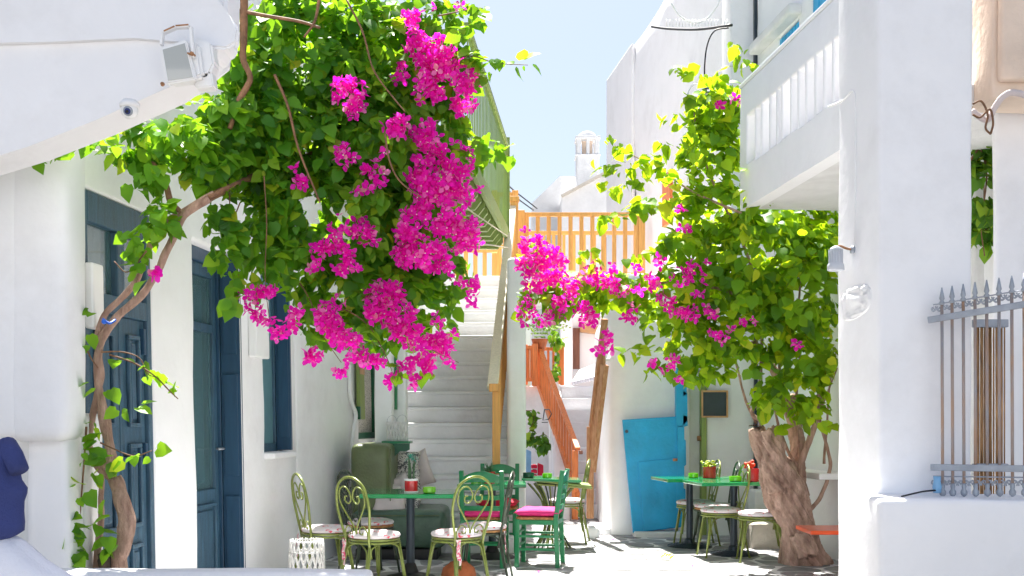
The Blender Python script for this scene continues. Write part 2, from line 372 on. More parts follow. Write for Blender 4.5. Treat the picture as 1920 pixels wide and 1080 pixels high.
# flagstones: Voronoi cells clipped and pulled apart, whitewash left between them
def clip(poly, p, n):
    out = []
    for i in range(len(poly)):
        a, b = poly[i], poly[(i+1) % len(poly)]; da = (a[0]-p[0])*n[0]+(a[1]-p[1])*n[1]; db = (b[0]-p[0])*n[0]+(b[1]-p[1])*n[1]
        if da <= 0: out.append(a)
        if da*db < 0: t = da/(da-db); out.append((a[0]+(b[0]-a[0])*t, a[1]+(b[1]-a[1])*t))
    return out
rg = random.Random(3); seeds = []
for i in range(19):
    for j in range(16):
        seeds.append((-2.2+.36*i+(j % 2)*.18+rg.uniform(-.14, .14), 9.0+.40*j+rg.uniform(-.15, .15)))
nst = 0
for k, s0 in enumerate(seeds):
    px = 960+F*s0[0]/s0[1]
    if px < 560 or px > 1600 or nst >= 298: continue
    poly = [(s0[0]-1, s0[1]-1), (s0[0]+1, s0[1]-1), (s0[0]+1, s0[1]+1), (s0[0]-1, s0[1]+1)]
    for s1 in seeds:
        if s1 is s0: continue
        dx, dy = s1[0]-s0[0], s1[1]-s0[1]; L = math.hypot(dx, dy)
        if L < 1.5: poly = clip(poly, (s0[0]+dx/2-dx/L*.03, s0[1]+dy/2-dy/L*.03), (dx/L, dy/L))
        if len(poly) < 3: break
    if len(poly) < 3: continue
    q = []
    for i in range(len(poly)):
        a, b = poly[i-1], poly[i]; c = poly[(i+1) % len(poly)]
        q.append((b[0]*.8+a[0]*.2, b[1]*.8+a[1]*.2)); q.append((b[0]*.8+c[0]*.2, b[1]*.8+c[1]*.2))
    bm = B(); z = .006+rg.uniform(0, .006); tx, ty = rg.uniform(-.006, .006), rg.uniform(-.006, .006)
    top = [bm.verts.new((x-s0[0], y-s0[1], z+(x-s0[0])*tx+(y-s0[1])*ty)) for x, y in q]
    bot = [bm.verts.new(((x-s0[0])*1.03, (y-s0[1])*1.03, -.01)) for x, y in q]
    bm.faces.new(top)
    for i in range(len(q)): bm.faces.new((bot[i], bot[(i+1) % len(q)], top[(i+1) % len(q)], top[i]))
    bmesh.ops.translate(bm, vec=(s0[0], s0[1], 0), verts=bm.verts)
    link('flagstone', bm, 'flag', ground, world=False); nst += 1

# ================================================================== LEFT HOUSE
LW = Wall((-2.903, 0), (.101, 1), (1, 0), .02)
lh = thing('town_house', 'white plastered house with dark teal doors behind the big left bougainvillea', 'house', (-2.2, 7, 0))
sA = LW.st(120, 700)[0]
d1 = (LW.st(158, 600)[0], LW.st(284, 600)[0], .1, 2.63)
d2 = (LW.st(366, 700)[0], LW.st(434, 700)[0], .12, 2.59)
w3 = (LW.st(495, 700)[0], LW.st(533, 700)[0], LW.st(510, 848)[1], 2.62)
w4 = (LW.st(672, 700)[0], LW.st(712, 700)[0], LW.st(700, 822)[1], 2.35)
sE = LW.st(716, 800)[0]; sJ = LW.st(556, 800)[0]
bm = B(); LW.mesh(bm, sA, sJ, 0, 5.2, .32, (d1, d2, w3)); link('wall', bm, 'white', lh, True, autos=50)
bm = B(); LW.mesh(bm, sJ+.012, sE, 0, 5.2, .30, (w4,)); link('wall', bm, 'white', lh, True, autos=50)
bm = B(); wbox(bm, LW, sJ-.01, sJ+.03, 0, 5.1, -.2, -.03); link('wall_joint', bm, 'soil', lh)
bm = B(); wbox(bm, LW, sA, sE+2.2, 5.0, 5.06, -4, -.05); link('roof', bm, 'white', lh)
bm = B(); wbox(bm, LW, sE+.02, sE+2.4, 2.4, 5.2, -.35, .0, .03); link('wall', bm, 'white', lh)   # storey above the stair foot
# back fill inside the openings
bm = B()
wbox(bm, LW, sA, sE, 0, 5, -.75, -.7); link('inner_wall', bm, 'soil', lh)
LD = Wall((-2.903+.095, 0), (.101, 1), (1, 0), .02); LE = Wall((-2.903+.05, 0), (.101, 1), (1, 0), .02)
# --- door 1 : panelled double door with transom
def panel(bm, w, s0, s1, t0, t1, d):
    """raised panel with a moulded frame"""
    for a, b, c, e in ((s0, s1, t0, t0+.025), (s0, s1, t1-.025, t1), (s0, s0+.025, t0+.025, t1-.025), (s1-.025, s1, t0+.025, t1-.025)):
        wbox(bm, w, a, b, c, e, d, d+.022, .005)
    wbox(bm, w, s0+.05, s1-.05, t0+.05, t1-.05, d, d+.012, .004)
a, b, lo, hi = d1; mid = (a+b)/2+.03
bm = B(); tt = LD.st(230, 520)[1]; tt = 2.02
for q in ((a, a+.06, lo, hi), (b-.06, b, lo, hi), (a+.06, b-.06, hi-.17, hi), (a+.06, b-.06, tt-.05, tt+.06), (mid-.045, mid+.045, tt+.06, hi-.17)):
    wbox(bm, LD, *q, -.17, -.10, .006)
door = link('door', bm, 'teal', lh, label='dark teal panelled double door with a curtained transom')
for s0, s1 in ((a+.062, mid-.004), (mid+.004, b-.062)):
    bm = B(); wbox(bm, LD, s0, s1, lo, tt-.052, -.165, -.125, .004)
    panel(bm, LD, s0+.09, s1-.09, 1.32, tt-.15, -.125); panel(bm, LD, s0+.09, s1-.09, .72, 1.22, -.125); panel(bm, LD, s0+.09, s1-.09, .2, .62, -.125)
    link('door_leaf', bm, 'teal', door)
for s0, s1 in ((a+.062, mid-.047), (mid+.047, b-.062)):
    bm = B(); wbox(bm, LD, s0, s1, tt+.062, hi-.172, -.145, -.14); link('pane', bm, 'glass', door)
    bm = B()
    n = 16
    fr = [[bm.verts.new(LD.at(s0+(s1-s0)*i/n, t, -.2+.018*math.sin(i*2.3)+.008*math.sin(i*5))) for i in range(n+1)] for t in (tt+.03, hi-.1)]
    for i in range(n): bm.faces.new((fr[0][i], fr[0][i+1], fr[1][i+1], fr[1][i]))
    cu = link('curtain', bm, 'linen', door, True)
    if s0 < mid-.1:
        bm = B()
        fr = [[bm.verts.new(LD.at(s0+(s1-s0)*i/n, t, -.185+.018*math.sin(i*2.6))) for i in range(n+1)] for t in (tt+.03, tt+.21)]
        for i in range(n): bm.faces.new((fr[0][i], fr[0][i+1], fr[1][i+1], fr[1][i]))
        link('curtain', bm, 'cyan', door, True, label='bright blue striped curtain hem')
bm = B(); wbox(bm, LD, b-.12, b-.09, 1.76, 1.92, -.125, -.095, .004); wbox(bm, LD, b-.12, b-.09, 1.1, 1.22, -.125, -.095, .004); link('hinge', bm, 'teal2', door)
bm = B(); tube(bm, [LD.at(mid+.04, 1.15, -.12), LD.at(mid+.04, 1.15, -.07), LD.at(mid+.15, 1.15, -.07)], .01); link('handle', bm, 'dmetal', door, True)
bm = B(); wbox(bm, LD, a-.02, b+.02, 0, .1, -.3, .06, .02); link('doorstep', bm, 'white', lh)
# --- door 2 : glazed french door, leaf folded out against the far reveal
a, b, lo, hi = d2
bm = B()
for q in ((a, a+.03, lo, hi), (b-.05, b, lo, hi), (a+.03, b-.05, hi-.10, hi), ): wbox(bm, LE, *q, -.2, -.12, .006)
door = link('door', bm, 'teal2', lh, label='narrow glazed dark teal door with one leaf folded open')
s0, s1 = a+.032, b-.055
bm = B()
for q in ((s0, s0+.07, lo, hi-.102), (s1-.07, s1, lo, hi-.102), (s0+.07, s1-.07, hi-.19, hi-.102), (s0+.07, s1-.07, 2.0, 2.06), (s0+.07, s1-.07, lo, .86)): wbox(bm, LE, *q, -.19, -.145, .004)
panel(bm, LE, s0+.1, s1-.1, .25, .76, -.145)
link('door_leaf', bm, 'teal', door)
for t0, t1 in ((.862, 1.998), (2.062, hi-.192)):
    bm = B(); wbox(bm, LE, s0+.072, s1-.072, t0, t1, -.17, -.165); link('pane', bm, 'glass', door)
bm = B(); wbox(bm, LE, s0+.075, s1-.075, .9, 2.35, -.23, -.225); link('curtain', bm, 'palteal', door)
bm = B()   # shutter folded back on the far side, facing the camera
wbox(bm, LE, b-.048, b-.01, lo, hi-.02, -.115, .035, .004)
for t0, t1 in ((.25, .8), (.95, 1.7), (1.85, hi-.14)):
    wbox(bm, LE, b-.062, b-.049, t0, t1, -.09, .012, .003)
link('shutter', bm, 'teal2', door)
bm = B(); wbox(bm, LE, b-.0485, b-.0465, lo, hi-.1, .034, .040); link('edge_strip', bm, 'whitepaint', door)
bm = B(); tube(bm, [LE.at(s1-.03, 1.15, -.145), LE.at(s1-.03, 1.15, -.09), LE.at(s1-.14, 1.15, -.09)], .009); link('handle', bm, 'iron', door, True)
bm = B(); wbox(bm, LE, a-.02, b+.02, 0, .12, -.3, .05, .02); link('doorstep', bm, 'white', lh)
# --- window 3
a, b, lo, hi = w3
bm = B()
for q in ((a, a+.05, lo, hi), (b-.05, b, lo, hi), (a+.05, b-.05, hi-.06, hi), (a+.05, b-.05, lo, lo+.07)): wbox(bm, LE, *q, -.19, -.12, .005)
win = link('window', bm, 'teal', lh, label='narrow blue framed window with its shutter open')
bm = B(); wbox(bm, LE, a+.05, b-.05, lo+.07, hi-.06, -.15, -.145); link('pane', bm, 'palteal', win)
bm = B(); wbox(bm, LE, b-.048, b-.012, lo+.01, hi-.01, -.115, .015, .004); wbox(bm, LE, b-.060, b-.049, lo+.12, hi-.1, -.09, .0, .003); link('shutter', bm, 'teal2', win)
bm = B(); wbox(bm, LE, a-.03, b+.05, lo-.05, lo-.002, -.2, .035, .012); link('sill', bm, 'white', win)
# --- window 4 (green) with open shutter and curtain
a, b, lo, hi = w4
bm = B()
for q in ((a, a+.06, lo, hi), (b-.06, b, lo, hi), (a+.06, b-.06, hi-.07, hi), (a+.06, b-.06, lo, lo+.07)): wbox(bm, LW, *q, -.14, -.06, .005)
win = link('window', bm, 'dgreen', lh, label='green window with a lace curtain beside the leather bench')
bm = B(); wbox(bm, LW, a+.06, b-.06, lo+.07, hi-.07, -.10, -.095); link('pane', bm, 'lace', win)
bm = B(); wbox(bm, LW, a-.24, a-.01, lo+.22, hi+.03, .03, .07, .006); link('shutter', bm, 'balgreen', win, label='sage green shutter folded back on the wall')
bm = B(); wbox(bm, LW, a-.235, a-.012, 1.86, 2.03, .071, .074); link('notice', bm, 'lightwood', win)
bm = B(); wbox(bm, LW, a-.29, a-.24, lo+.22, lo+.36, .02, .08, .006); link('shutter_catch', bm, 'dgreen', win)
bm = B(); wbox(bm, LW, b-.02, b+.05, lo-.12, hi+.05, .0, .045, .005); link('shutter', bm, 'dgreen', win, label='dark green shutter seen edge on')
# boxes, pipes
bm = B(); p0 = LW.st(160, 550)
wbox(bm, LW, LW.st(157, 550)[0], LW.st(178, 550)[0], 1.86, 2.22, .0, .055, .012)
mb = link('meter_box', bm, 'whitepaint'); tag(mb, 'white meter box fixed beside the transom of the large teal door', 'meter box')
bm = B(); wbox(bm, LW, LW.st(463, 550)[0], LW.st(488, 550)[0], LW.st(480, 672)[1], LW.st(480, 560)[1], .0, .07, .012)
mb = link('meter_box', bm, 'whitepaint'); tag(mb, 'white meter box above the narrow blue window', 'meter box')
bm = B(); s = LW.st(652, 800)[0]
tube(bm, smoothcurve([LW.at(s-.02, 1.95, .03), LW.at(s, 1.6, .035), LW.at(s+.12, 1.42, .06), LW.at(s+.02, 1.22, .05), LW.at(s, .9, .035), LW.at(s, .0, .035)]), .022)
pp = link('drain_pipe', bm, 'whitepaint', smooth=True); tag(pp, 'white painted pipe bending down the wall left of the leather bench', 'pipe')
# pier + overhang at the far left (gallery of the neighbouring building)
lp = thing('gallery_house', 'white house at the left edge with a thick pier and a sloping gallery above', 'house', (-2.9, 5.9, 0))
bm = B(); x1 = P(166, 0, 6.03).x
rbox(bm, (x1-2.2, 5.72, P(0, 822, 5.72).z), (x1-.235, 6.4, 3.1), .05, .15, .012); link('pier', bm, 'white', lp, True)
bm = B(); rbox(bm, (x1-.32, 5.72, P(0, 828, 5.72).z), (x1, 6.05, 3.1), .075, .12, .012); link('pier', bm, 'white', lp, True)
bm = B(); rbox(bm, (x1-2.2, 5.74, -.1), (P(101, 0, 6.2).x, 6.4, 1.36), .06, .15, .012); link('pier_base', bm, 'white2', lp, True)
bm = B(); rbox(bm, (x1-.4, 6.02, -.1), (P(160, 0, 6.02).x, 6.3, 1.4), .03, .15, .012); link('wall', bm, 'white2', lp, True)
Yo = 5.1
def ppoly(pts, Y): return [P(x, y, Y) for x, y in pts]
bm = B(); prism(bm, ppoly([(-300, -500), (425, -500), (425, 60), (412, 84), (398, 92), (368, 138), (318, 163), (180, 225), (50, 276), (-300, 392)], Yo), (0, .26, 0))
bmesh.ops.bevel(bm, geom=[e for e in bm.edges], offset=.02, segments=2, affect='EDGES'); link('gallery_beam', bm, 'white', lp)
bm = B(); prism(bm, ppoly([(-300, -500), (380, -500), (396, -10), (430, 28), (448, 55), (444, 80), (424, 92), (398, 90), (370, 76), (250, 71), (100, 78), (-300, 92)], Yo-.03), (0, .028, 0))
bmesh.ops.bevel(bm, geom=[e for e in bm.edges], offset=.012, segments=2, affect='EDGES'); link('gallery_slab', bm, 'white', lp)
bm = B(); box(bm, P(416, -30, Yo+.2), (.13, .04, .42), None, .004); link('gallery_railing', bm, 'cyan', lp)
bm = B(); rbox(bm, (x1-2.2, 5.5, 2.9), (x1-.05, 6.4, 5.0), .04, .3, .01); link('upper_wall', bm, 'white', lp, True)
bm = B(); prism(bm, [P(-120, 400, 5.7), P(-120, 250, 5.7), P(60, 285, 5.7), P(20, 312, 5.7)], (0, .4, 0)); link('corbel', bm, 'white2', lp)
# low parapet across the bottom of the view
bm = B(); rbox(bm, (P(95, 0, 5.45).x, 5.3, -.05), (P(693, 0, 5.3).x, 5.48, P(0, 1074, 5.3).z), .03, .12, .008)
o = link('low_parapet', bm, 'white', smooth=True); tag(o, 'low whitewashed parapet along the bottom left foreground', 'low wall')

# ================================================================== MAIN STAIR
st = thing('stairs', 'broad whitewashed outdoor stairs climbing between the left house and the wooden handrail', 'stairs', (-.5, 11.4, 0))
NS, RI, TR, Y0 = 18, .19, .27, 11.4
def sr(Y): return .10+(Y-11.4)*-.012      # right end of the steps
def sl(Y): return -1.60+.085*(Y-11.4)
for k in range(NS):
    y0 = Y0+TR*k; zt = RI*(k+1)
    bm = B(); rbox(bm, (sl(y0)-.1, y0+random.uniform(-.006, .006), zt-RI+.001 if k else -.05), (sr(y0)-.08, y0+TR+.12, zt-.012), .012, .22, .006); bmesh.ops.translate(bm, verts=bm.verts, vec=(0, 0, 0))
    rbox(bm, (sl(y0)-.1, y0-.022, zt-.045), (sr(y0)-.08, y0+TR+.10, zt), .016, .22, .006)
    link('step', bm, 'step', st, True)
bm = B(); rbox(bm, (P(951, 0, 12.35).x, 12.35, -.05), (P(986, 0, 12.35).x, 16.3, 3.16), .05, .25, .012); link('stair_wall', bm, 'white', st, True)
# landing bridge
YL = Y0+TR*NS
bm = B(); rbox(bm, (-1.5, YL+.0, 3.20), (-.12, YL+2.6, 3.42), .02, .4, .005); rbox(bm, (-.118, YL+.3, 3.20), (2.6, YL+2.2, 3.42), .02, .4, .005)
link('landing', bm, 'step', st, True)
# wooden handrail of the main stair: balusters under a sloping rail
hr = thing('handrail', 'ochre wooden handrail with a cream top board rising beside the white stairs', 'handrail', G(930, 12.1, .7))
T0 = P(926, 722, 12.0); T1 = P(962, 386, 16.1); ax = (T1-T0)
bm = B(); beam(bm, T0-ax*.012+Vector((-.012, 0, 0)), T1+Vector((-.012, 0, 0)), .115, .05, bev=.008); link('top_rail', bm, 'cream', hr)
dn = Vector((.0, 0, -1))
bm = B(); beam(bm, T0+dn*.06+Vector((.03, 0, 0)), T1+dn*.06+Vector((.03, 0, 0)), .045, .07, bev=.006); link('rail', bm, 'yellow', hr)
bm = B(); beam(bm, T0+dn*.82+Vector((.02, 0, 0))+ax*.02, T1+dn*.74+Vector((.02, 0, 0)), .05, .07, bev=.006); link('bottom_rail', bm, 'yellow', hr)
for k in range(26):
    t = .02+.96*k/25; p = T0+ax*t+Vector((.03, 0, 0)); bm = B(); box(bm, p+dn*.43, (.045, .05, .70), None, .004); link('baluster', bm, 'yellow', hr)
bm = B(); box(bm, T0+Vector((.025, .03, -.47)), (.085, .085, .98), None, .008); link('post', bm, 'yellow', hr)
bm = B(); box(bm, T0+Vector((.0, -.055, -.03)), (.10, .06, .085), None, .006); link('rail_end', bm, 'yellow', hr)
bm = B(); q = P(964, 400, 16.1); box(bm, (q.x, q.y, 3.95), (.11, .11, 1.10), None, .008); box(bm, (q.x, q.y, 4.535), (.15, .15, .07), None, .01); link('newel_post', bm, 'yellow', hr)
# balustrades on the landing
def balustrade(name, label, A, Bp, zt, zb, n, matn, bw=.045, posts=(True, True), group=None, rail=(.07, .06)):
    A = Vector(A); Bp = Vector(Bp); t = thing(name, label, 'railing', (A.x, A.y, zb), group=group)
    bm = B(); beam(bm, (A.x, A.y, zt-rail[1]/2), (Bp.x, Bp.y, zt-rail[1]/2), rail[0], rail[1], bev=.006); link('top_rail', bm, matn, t)
    bm = B(); beam(bm, (A.x, A.y, zb+.1), (Bp.x, Bp.y, zb+.1), rail[0]*.8, rail[1], bev=.006); link('bottom_rail', bm, matn, t)
    for k in range(n):
        q = A.lerp(Bp, (k+.5)/n); bm = B(); box(bm, (q.x, q.y, (zt-rail[1]+zb+.13)/2), (bw, bw, zt-rail[1]-zb-.13), None, .004); link('baluster', bm, matn, t)
    for e, on in ((A, posts[0]), (Bp, posts[1])):
        if on: bm = B(); box(bm, (e.x, e.y, (zt+.03+zb)/2), (.1, .1, zt+.03-zb), None, .008); link('post', bm, matn, t)
    return t
balustrade('balustrade', 'ochre balustrade across the front of the upper landing', (.14, YL+.35, 0), (1.92, YL+.35, 0), 4.44, 3.42, 11, 'yellow', .06)
balustrade('balustrade', 'second ochre balustrade at the back of the upper landing', (.10, YL+2.1, 0), (2.1, YL+2.1, 0), 4.46, 3.42, 12, 'yellow', .05)
balustrade('balustrade', 'ochre balustrade at the head of the stairs behind the green balcony', (-1.15, YL+2.3, 0), (-.22, YL+2.3, 0), 4.2, 3.42, 6, 'yellow', .07)
balustrade('balustrade', 'short high ochre railing behind the newel post', (-.28, YL+1.4, 0), (.05, YL+1.4, 0), 4.95, 4.0, 3, 'yellow', .05)

# ================================================================== GREEN BALCONY
gb = thing('balcony', 'sage green wooden balcony jutting over the stairs from the left house', 'balcony', (-.9, 13, 3.7))
Bn, Bf = Vector((-.43, 10.6, 3.9)), Vector((-.07, 15.3, 3.9)); bx = (Bf-Bn)
bm = B(); beam(bm, Bn+Vector((0, 0, -.03)), Bf+Vector((0, 0, -.0)), .05, .17, bev=.006); link('edge_board', bm, 'balgreen', gb)
for k in range(13):
    q = Bn+bx*((k+.6)/13.4); bm = B(); L = 1.25
    bm_p = [q+Vector((-.03, 0, -.15)), q+Vector((-.10, 0, -.24)), q+Vector((-L, 0, -.24)), q+Vector((-L, 0, .04)), q+Vector((-.03, 0, .04))]
    prism(bm, bm_p, (0, .09, 0)); link('joist', bm, 'balgreen', gb)
bm = B(); prism(bm, [Bn+Vector((-1.3, 0, .045)), Bn+Vector((-.03, 0, .045)), Bf+Vector((-.03, 0, .045)), Bf+Vector((-1.0, 0, .045))], (0, 0, .035)); link('deck', bm, 'balgreen', gb)
bm = B(); beam(bm, Bn+Vector((0, 0, 1.2)), Bf+Vector((0, 0, 1.2)), .06, .06, bev=.006); link('top_rail', bm, 'balgreen', gb)
nb = 31
for k in range(nb):
    q = Bn+bx*((k+.5)/nb); bm = B(); box(bm, q+Vector((0, 0, .63)), (.012, .05, 1.08), None, .003); link('baluster', bm, 'balgreen', gb)
bm = B(); box(bm, Bf+Vector((0, 0, .62)), (.08, .08, 1.4), None, .006); link('post', bm, 'balgreen', gb)
for k in range(10):
    q = Bn+Vector((-.1-.11*k, 0, .62)); bm = B(); box(bm, q, (.07, .02, 1.08), None, .003); link('baluster', bm, 'balgreen', gb)

# ================================================================== BACK OF THE SHOP CORNER (stub wall with small window)
SW = Wall((-1.62, 13.35), (1, 0), (0, -1))
# small green window on the house end, above the shelf
sw = thing('side_window', 'small green window with a pink curtain above the shelf', 'window', P(733, 700, 11.75))
def fr(px0, px1, py0, py1, Y, th, dep, m, par, nm='frame'):
    a = P(px0, py1, Y); b = P(px1, py0, Y); bm = B()
    for c, s_ in (((a.x+th/2, (a.z+b.z)/2), (th, b.z-a.z)), ((b.x-th/2, (a.z+b.z)/2), (th, b.z-a.z)), (((a.x+b.x)/2, a.z+th/2), (b.x-a.x-2*th, th)), (((a.x+b.x)/2, b.z-th/2), (b.x-a.x-2*th, th))):
        box(bm, (c[0], Y, c[1]), (s_[0], dep, s_[1]), None, .003)
    return link(nm, bm, m, par), a, b
f_, a, b = fr(722, 745, 640, 768, 12.0, .03, .06, 'green', sw)
bm = B(); box(bm, ((a.x+b.x)/2, 12.01, (a.z+b.z)/2), (b.x-a.x-.065, .01, b.z-a.z-.065)); link('curtain', bm, 'linen', sw)
bm = B(); rbox(bm, (P(712, 0, 12.05).x, 12.04, .4), (P(760, 0, 12.05).x, 12.3, 2.8), .03, .2, .008)
o = link('wall_stub', bm, 'white', smooth=True); tag(o, 'white wall stub between the lace window and the stairs', 'wall')
bm = B(); rbox(bm, (P(714, 0, 11.75).x-.06, 11.7, .3), (P(746, 0, 11.75).x-.06, 11.95, 3.2), .02, .2, .008)
o = link('pilaster', bm, 'white', smooth=True); tag(o, 'white pilaster behind the olive leather bench', 'pilaster')

# ================================================================== RIGHT: cottage wall with blue door and chalkboard
ct = thing('cottage', 'white cottage at the end of the square with a bright blue door and a chalkboard', 'house', (2, 13.3, 0))
EW = Wall((G(1143, 13.2).x, 13.2), (1, 0), (0, -1))
ex = lambda px, Y=13.2: EW.st(px, 800)[0]
bd = (ex(1272), ex(1300)-.0, 0.0, 2.0)
wd = (ex(1296), ex(1322), -.05, 1.95)
bm = B(); EW.mesh(bm, 0, ex(1430), -.1, 3.1, .9, (wd,), r=.09, amp=.02); link('wall', bm, 'white', ct, True, autos=50)
bm = B(); rbox(bm, (1.17, 13.5, -.1), (2.2, 16.0, 2.7), .12, .3, .03); link('wall', bm, 'white', ct, True)
bm = B(); rbox(bm, (P(1108, 0, 13.3).x, 13.22, -.1), (P(1150, 0, 13.3).x, 13.9, .09), .05, .1, .02); rbox(bm, (P(1098, 0, 13.0).x, 12.9, -.1), (P(1122, 0, 13.0).x, 13.1, .13), .05, .05, .02); link('plinth', bm, 'white', ct, True)
bm = B(); wbox(bm, EW, ex(1185), ex(1300), -.02, .07, 0, .30, .02); link('doorstep', bm, 'white2', ct)
# blue door leaf, a sheet of painted boards standing slightly askew
Yd = 13.02
def quadslab(bm, pts, Y, th): prism(bm, [P(x, y, Y) for x, y in pts], (0, th, 0))
bm = B(); quadslab(bm, [(1167, 787), (1281, 780), (1282, 988), (1187, 1000)], Yd, .05); bmesh.ops.bevel(bm, geom=bm.edges[:], offset=.006, segments=1, affect='EDGES')
dr = link('door', bm, 'cyan', ct, label='bright blue cellar door')
bm = B(); quadslab(bm, [(1197, 866), (1279, 858), (1280, 986), (1207, 996)], Yd-.022, .021); bmesh.ops.bevel(bm, geom=bm.edges[:], offset=.004, segments=1, affect='EDGES'); link('hatch', bm, 'cyan', dr)
bm = B(); tube(bm, [P(1175, 809, Yd), P(1175, 809, Yd-.04)], .02, 10); link('knob', bm, 'dmetal', dr)
for y in (862, ): bm = B(); box(bm, P(1266, y, Yd-.03), (.05, .02, .03)); link('latch', bm, 'rusty', dr)
bm = B()
for k, (x0, x1, y0, y1) in enumerate(((1268, 1281, 690, 800), (1270, 1283, 798, 905), (1269, 1282, 903, 985))):
    quadslab(bm, [(x0, y0), (x1, y0), (x1, y1), (x0, y1)], Yd-.03, .12)
for (x, y, w, h) in ((1283, 725, 7, 20), (1285, 765, 6, 34), (1284, 790, 8, 12), (1283, 850, 5, 30), (1283, 935, 4, 22)):
    quadslab(bm, [(x-w, y-h), (x+w*.6, y-h*.8), (x+w*.7, y+h*.7), (x-w, y+h)], Yd-.01, .06)
link('door_frame', bm, 'cyan', ct, label='flaking blue door frame')
# second door (white) with green edge
bm = B(); wbox(bm, EW, wd[0]+.0, wd[1]-.045, 0, 1.93, -.16, -.12, .004); dr = link('door', bm, 'white2', ct, label='narrow whitewashed door')
bm = B(); wbox(bm, EW, wd[1]-.045, wd[1]+.015, 0, 1.95, -.12, .02, .004); link('frame', bm, 'balgreen', dr)
bm = B(); box(bm, P(1311, 822, 13.25), (.05, .05, .06), None, .01); link('latch', bm, 'rusty', dr)
bm = B(); wbox(bm, EW, ex(1120), ex(1430), 2.05, 2.09, -.2, -.02, .01); link('ledge', bm, 'white', ct)
# chalkboard
cb = thing('chalkboard', 'blank dark chalkboard in a thin wooden frame hanging on the cottage wall', 'chalkboard', P(1340, 782, 13.1))
f_, a, b = fr(1315, 1365, 732, 783, 13.10, .02, .03, 'lightwood', cb)
bm = B(); box(bm, ((a.x+b.x)/2, 13.105, (a.z+b.z)/2), (b.x-a.x-.041, .012, b.z-a.z-.041)); link('slate', bm, 'board', cb)
bm = B(); rbox(bm, (P(1400, 0, 12.0).x, 11.75, -.05), (P(1560, 0, 12.0).x, 12.7, .28), .03, .1, .02)
o = link('stone_step', bm, 'concrete', smooth=True); tag(o, 'rough beige stone block behind the gnarled tree trunk', 'stone block')
bm = B(); rbox(bm, (P(1412, 0, 12.8).x, 12.7, -.05), (P(1520, 0, 12.8).x, 13.05, .56), .03, .1, .01)
o = link('bench_ledge', bm, 'white', smooth=True); tag(o, 'whitewashed ledge against the wall behind the gnarled tree', 'ledge')

# ================================================================== RIGHT: house with white balcony (plane recedes to the left)
DU = (-.1025, 1)
DW = Wall((G(1420, 13.2).x, 13.2), DU, (-1, 0))
dh = thing('balcony_house', 'white house on the right with a slotted concrete balcony and turquoise shutter', 'house', (3, 11, 0))
s0 = -5.6
wA = DW.st(1516, 60); 
wa = (DW.st(1497, 60)[0], DW.st(1461, 60)[0], 4.1, DW.st(1480, 52)[1]); wb = (DW.st(1600, 20)[0], DW.st(1523, 20)[0], 4.1, 6.6)
bm = B(); DW.mesh(bm, s0, 0, -.1, 8.5, .35, (wa, wb), step=.25); link('wall', bm, 'white', dh, True, autos=50)
bm = B(); wbox(bm, DW, -5.6, .0, 8.3, 8.36, -3, -.1); link('roof', bm, 'white', dh)
for wn in (wa, wb):
    bm = B(); wbox(bm, DW, wn[0]+.004, wn[1]-.004, wn[2]+.004, wn[3]-.004, -.07, -.03); w_ = link('window', bm, 'cyan', dh, label='turquoise shuttered window')
    for k in range(6):
        g_ = (wn[1]-wn[0])/6; a_ = wn[0]+g_*k; bm = B(); wbox(bm, DW, a_+.01, a_+g_-.01, wn[2]+.03, wn[3]-.03, -.028, -.004, .004); link('shutter_board', bm, 'cyan', w_)
bm = B(); wbox(bm, DW, DW.st(1503, 60)[0], DW.st(1424, 60)[0], wa[3]+.02, wa[3]+.14, -.1, .14, .03); link('ledge', bm, 'white2', dh)
bm = B(); wbox(bm, DW, -.02, .03, .5, 8.3, .0, .04, .004); link('drain_pipe', bm, 'dmetal', dh)
bm = B(); rbox(bm, (P(1368, 0, 13.3).x, 13.24, 2.8), (P(1421, 0, 13.3).x, 13.8, 9.0), .03, .3, .01); link('pilaster', bm, 'white', dh, True)
# balcony
PW = Wall((G(1387, 9.85).x, 9.85), (.1024, -1), (-1, 0))      # s runs toward the camera
zt, zb = 4.27, 3.20; PL = 3.3
slots = []
for px0, px1 in ((1401, 1414), (1417, 1425), (1428, 1440), (1444, 1453), (1457, 1463), (1466, 1480), (1484, 1494), (1498, 1509), (1513, 1525), (1530, 1541), (1546, 1558), (1563, 1577)):
    a_ = PW.st(px0, 200)[0]; b_ = PW.st(px1, 200)[0]; slots.append((a_, b_, 3.56+.02*mn.noise(Vector((a_*3, 0, 0))), 3.98))
while slots[-1][1] < PL-.4: a_ = slots[-1][1]+.07; slots.append((a_, a_+.11, 3.57, 3.98))
bc = thing('balcony', 'solid white concrete balcony with a row of tall slots on the right', 'balcony', (2.3, 9, zb))
bm = B(); PW.mesh(bm, 0, PL, zb, zt, .13, slots, step=.3, amp=.006, r=.018); link('parapet', bm, 'white', bc, True, autos=50)
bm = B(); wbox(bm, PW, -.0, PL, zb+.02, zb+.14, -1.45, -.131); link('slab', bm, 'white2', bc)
bm = B(); wbox(bm, PW, .0, .12, zb+.15, zt-.02, -1.4, -.135, .015); link('side_parapet', bm, 'white', bc)
bm = B(); wbox(bm, PW, -.01, PL, zt, zt+.035, -.14, .008, .01); link('coping', bm, 'whitepaint', bc)
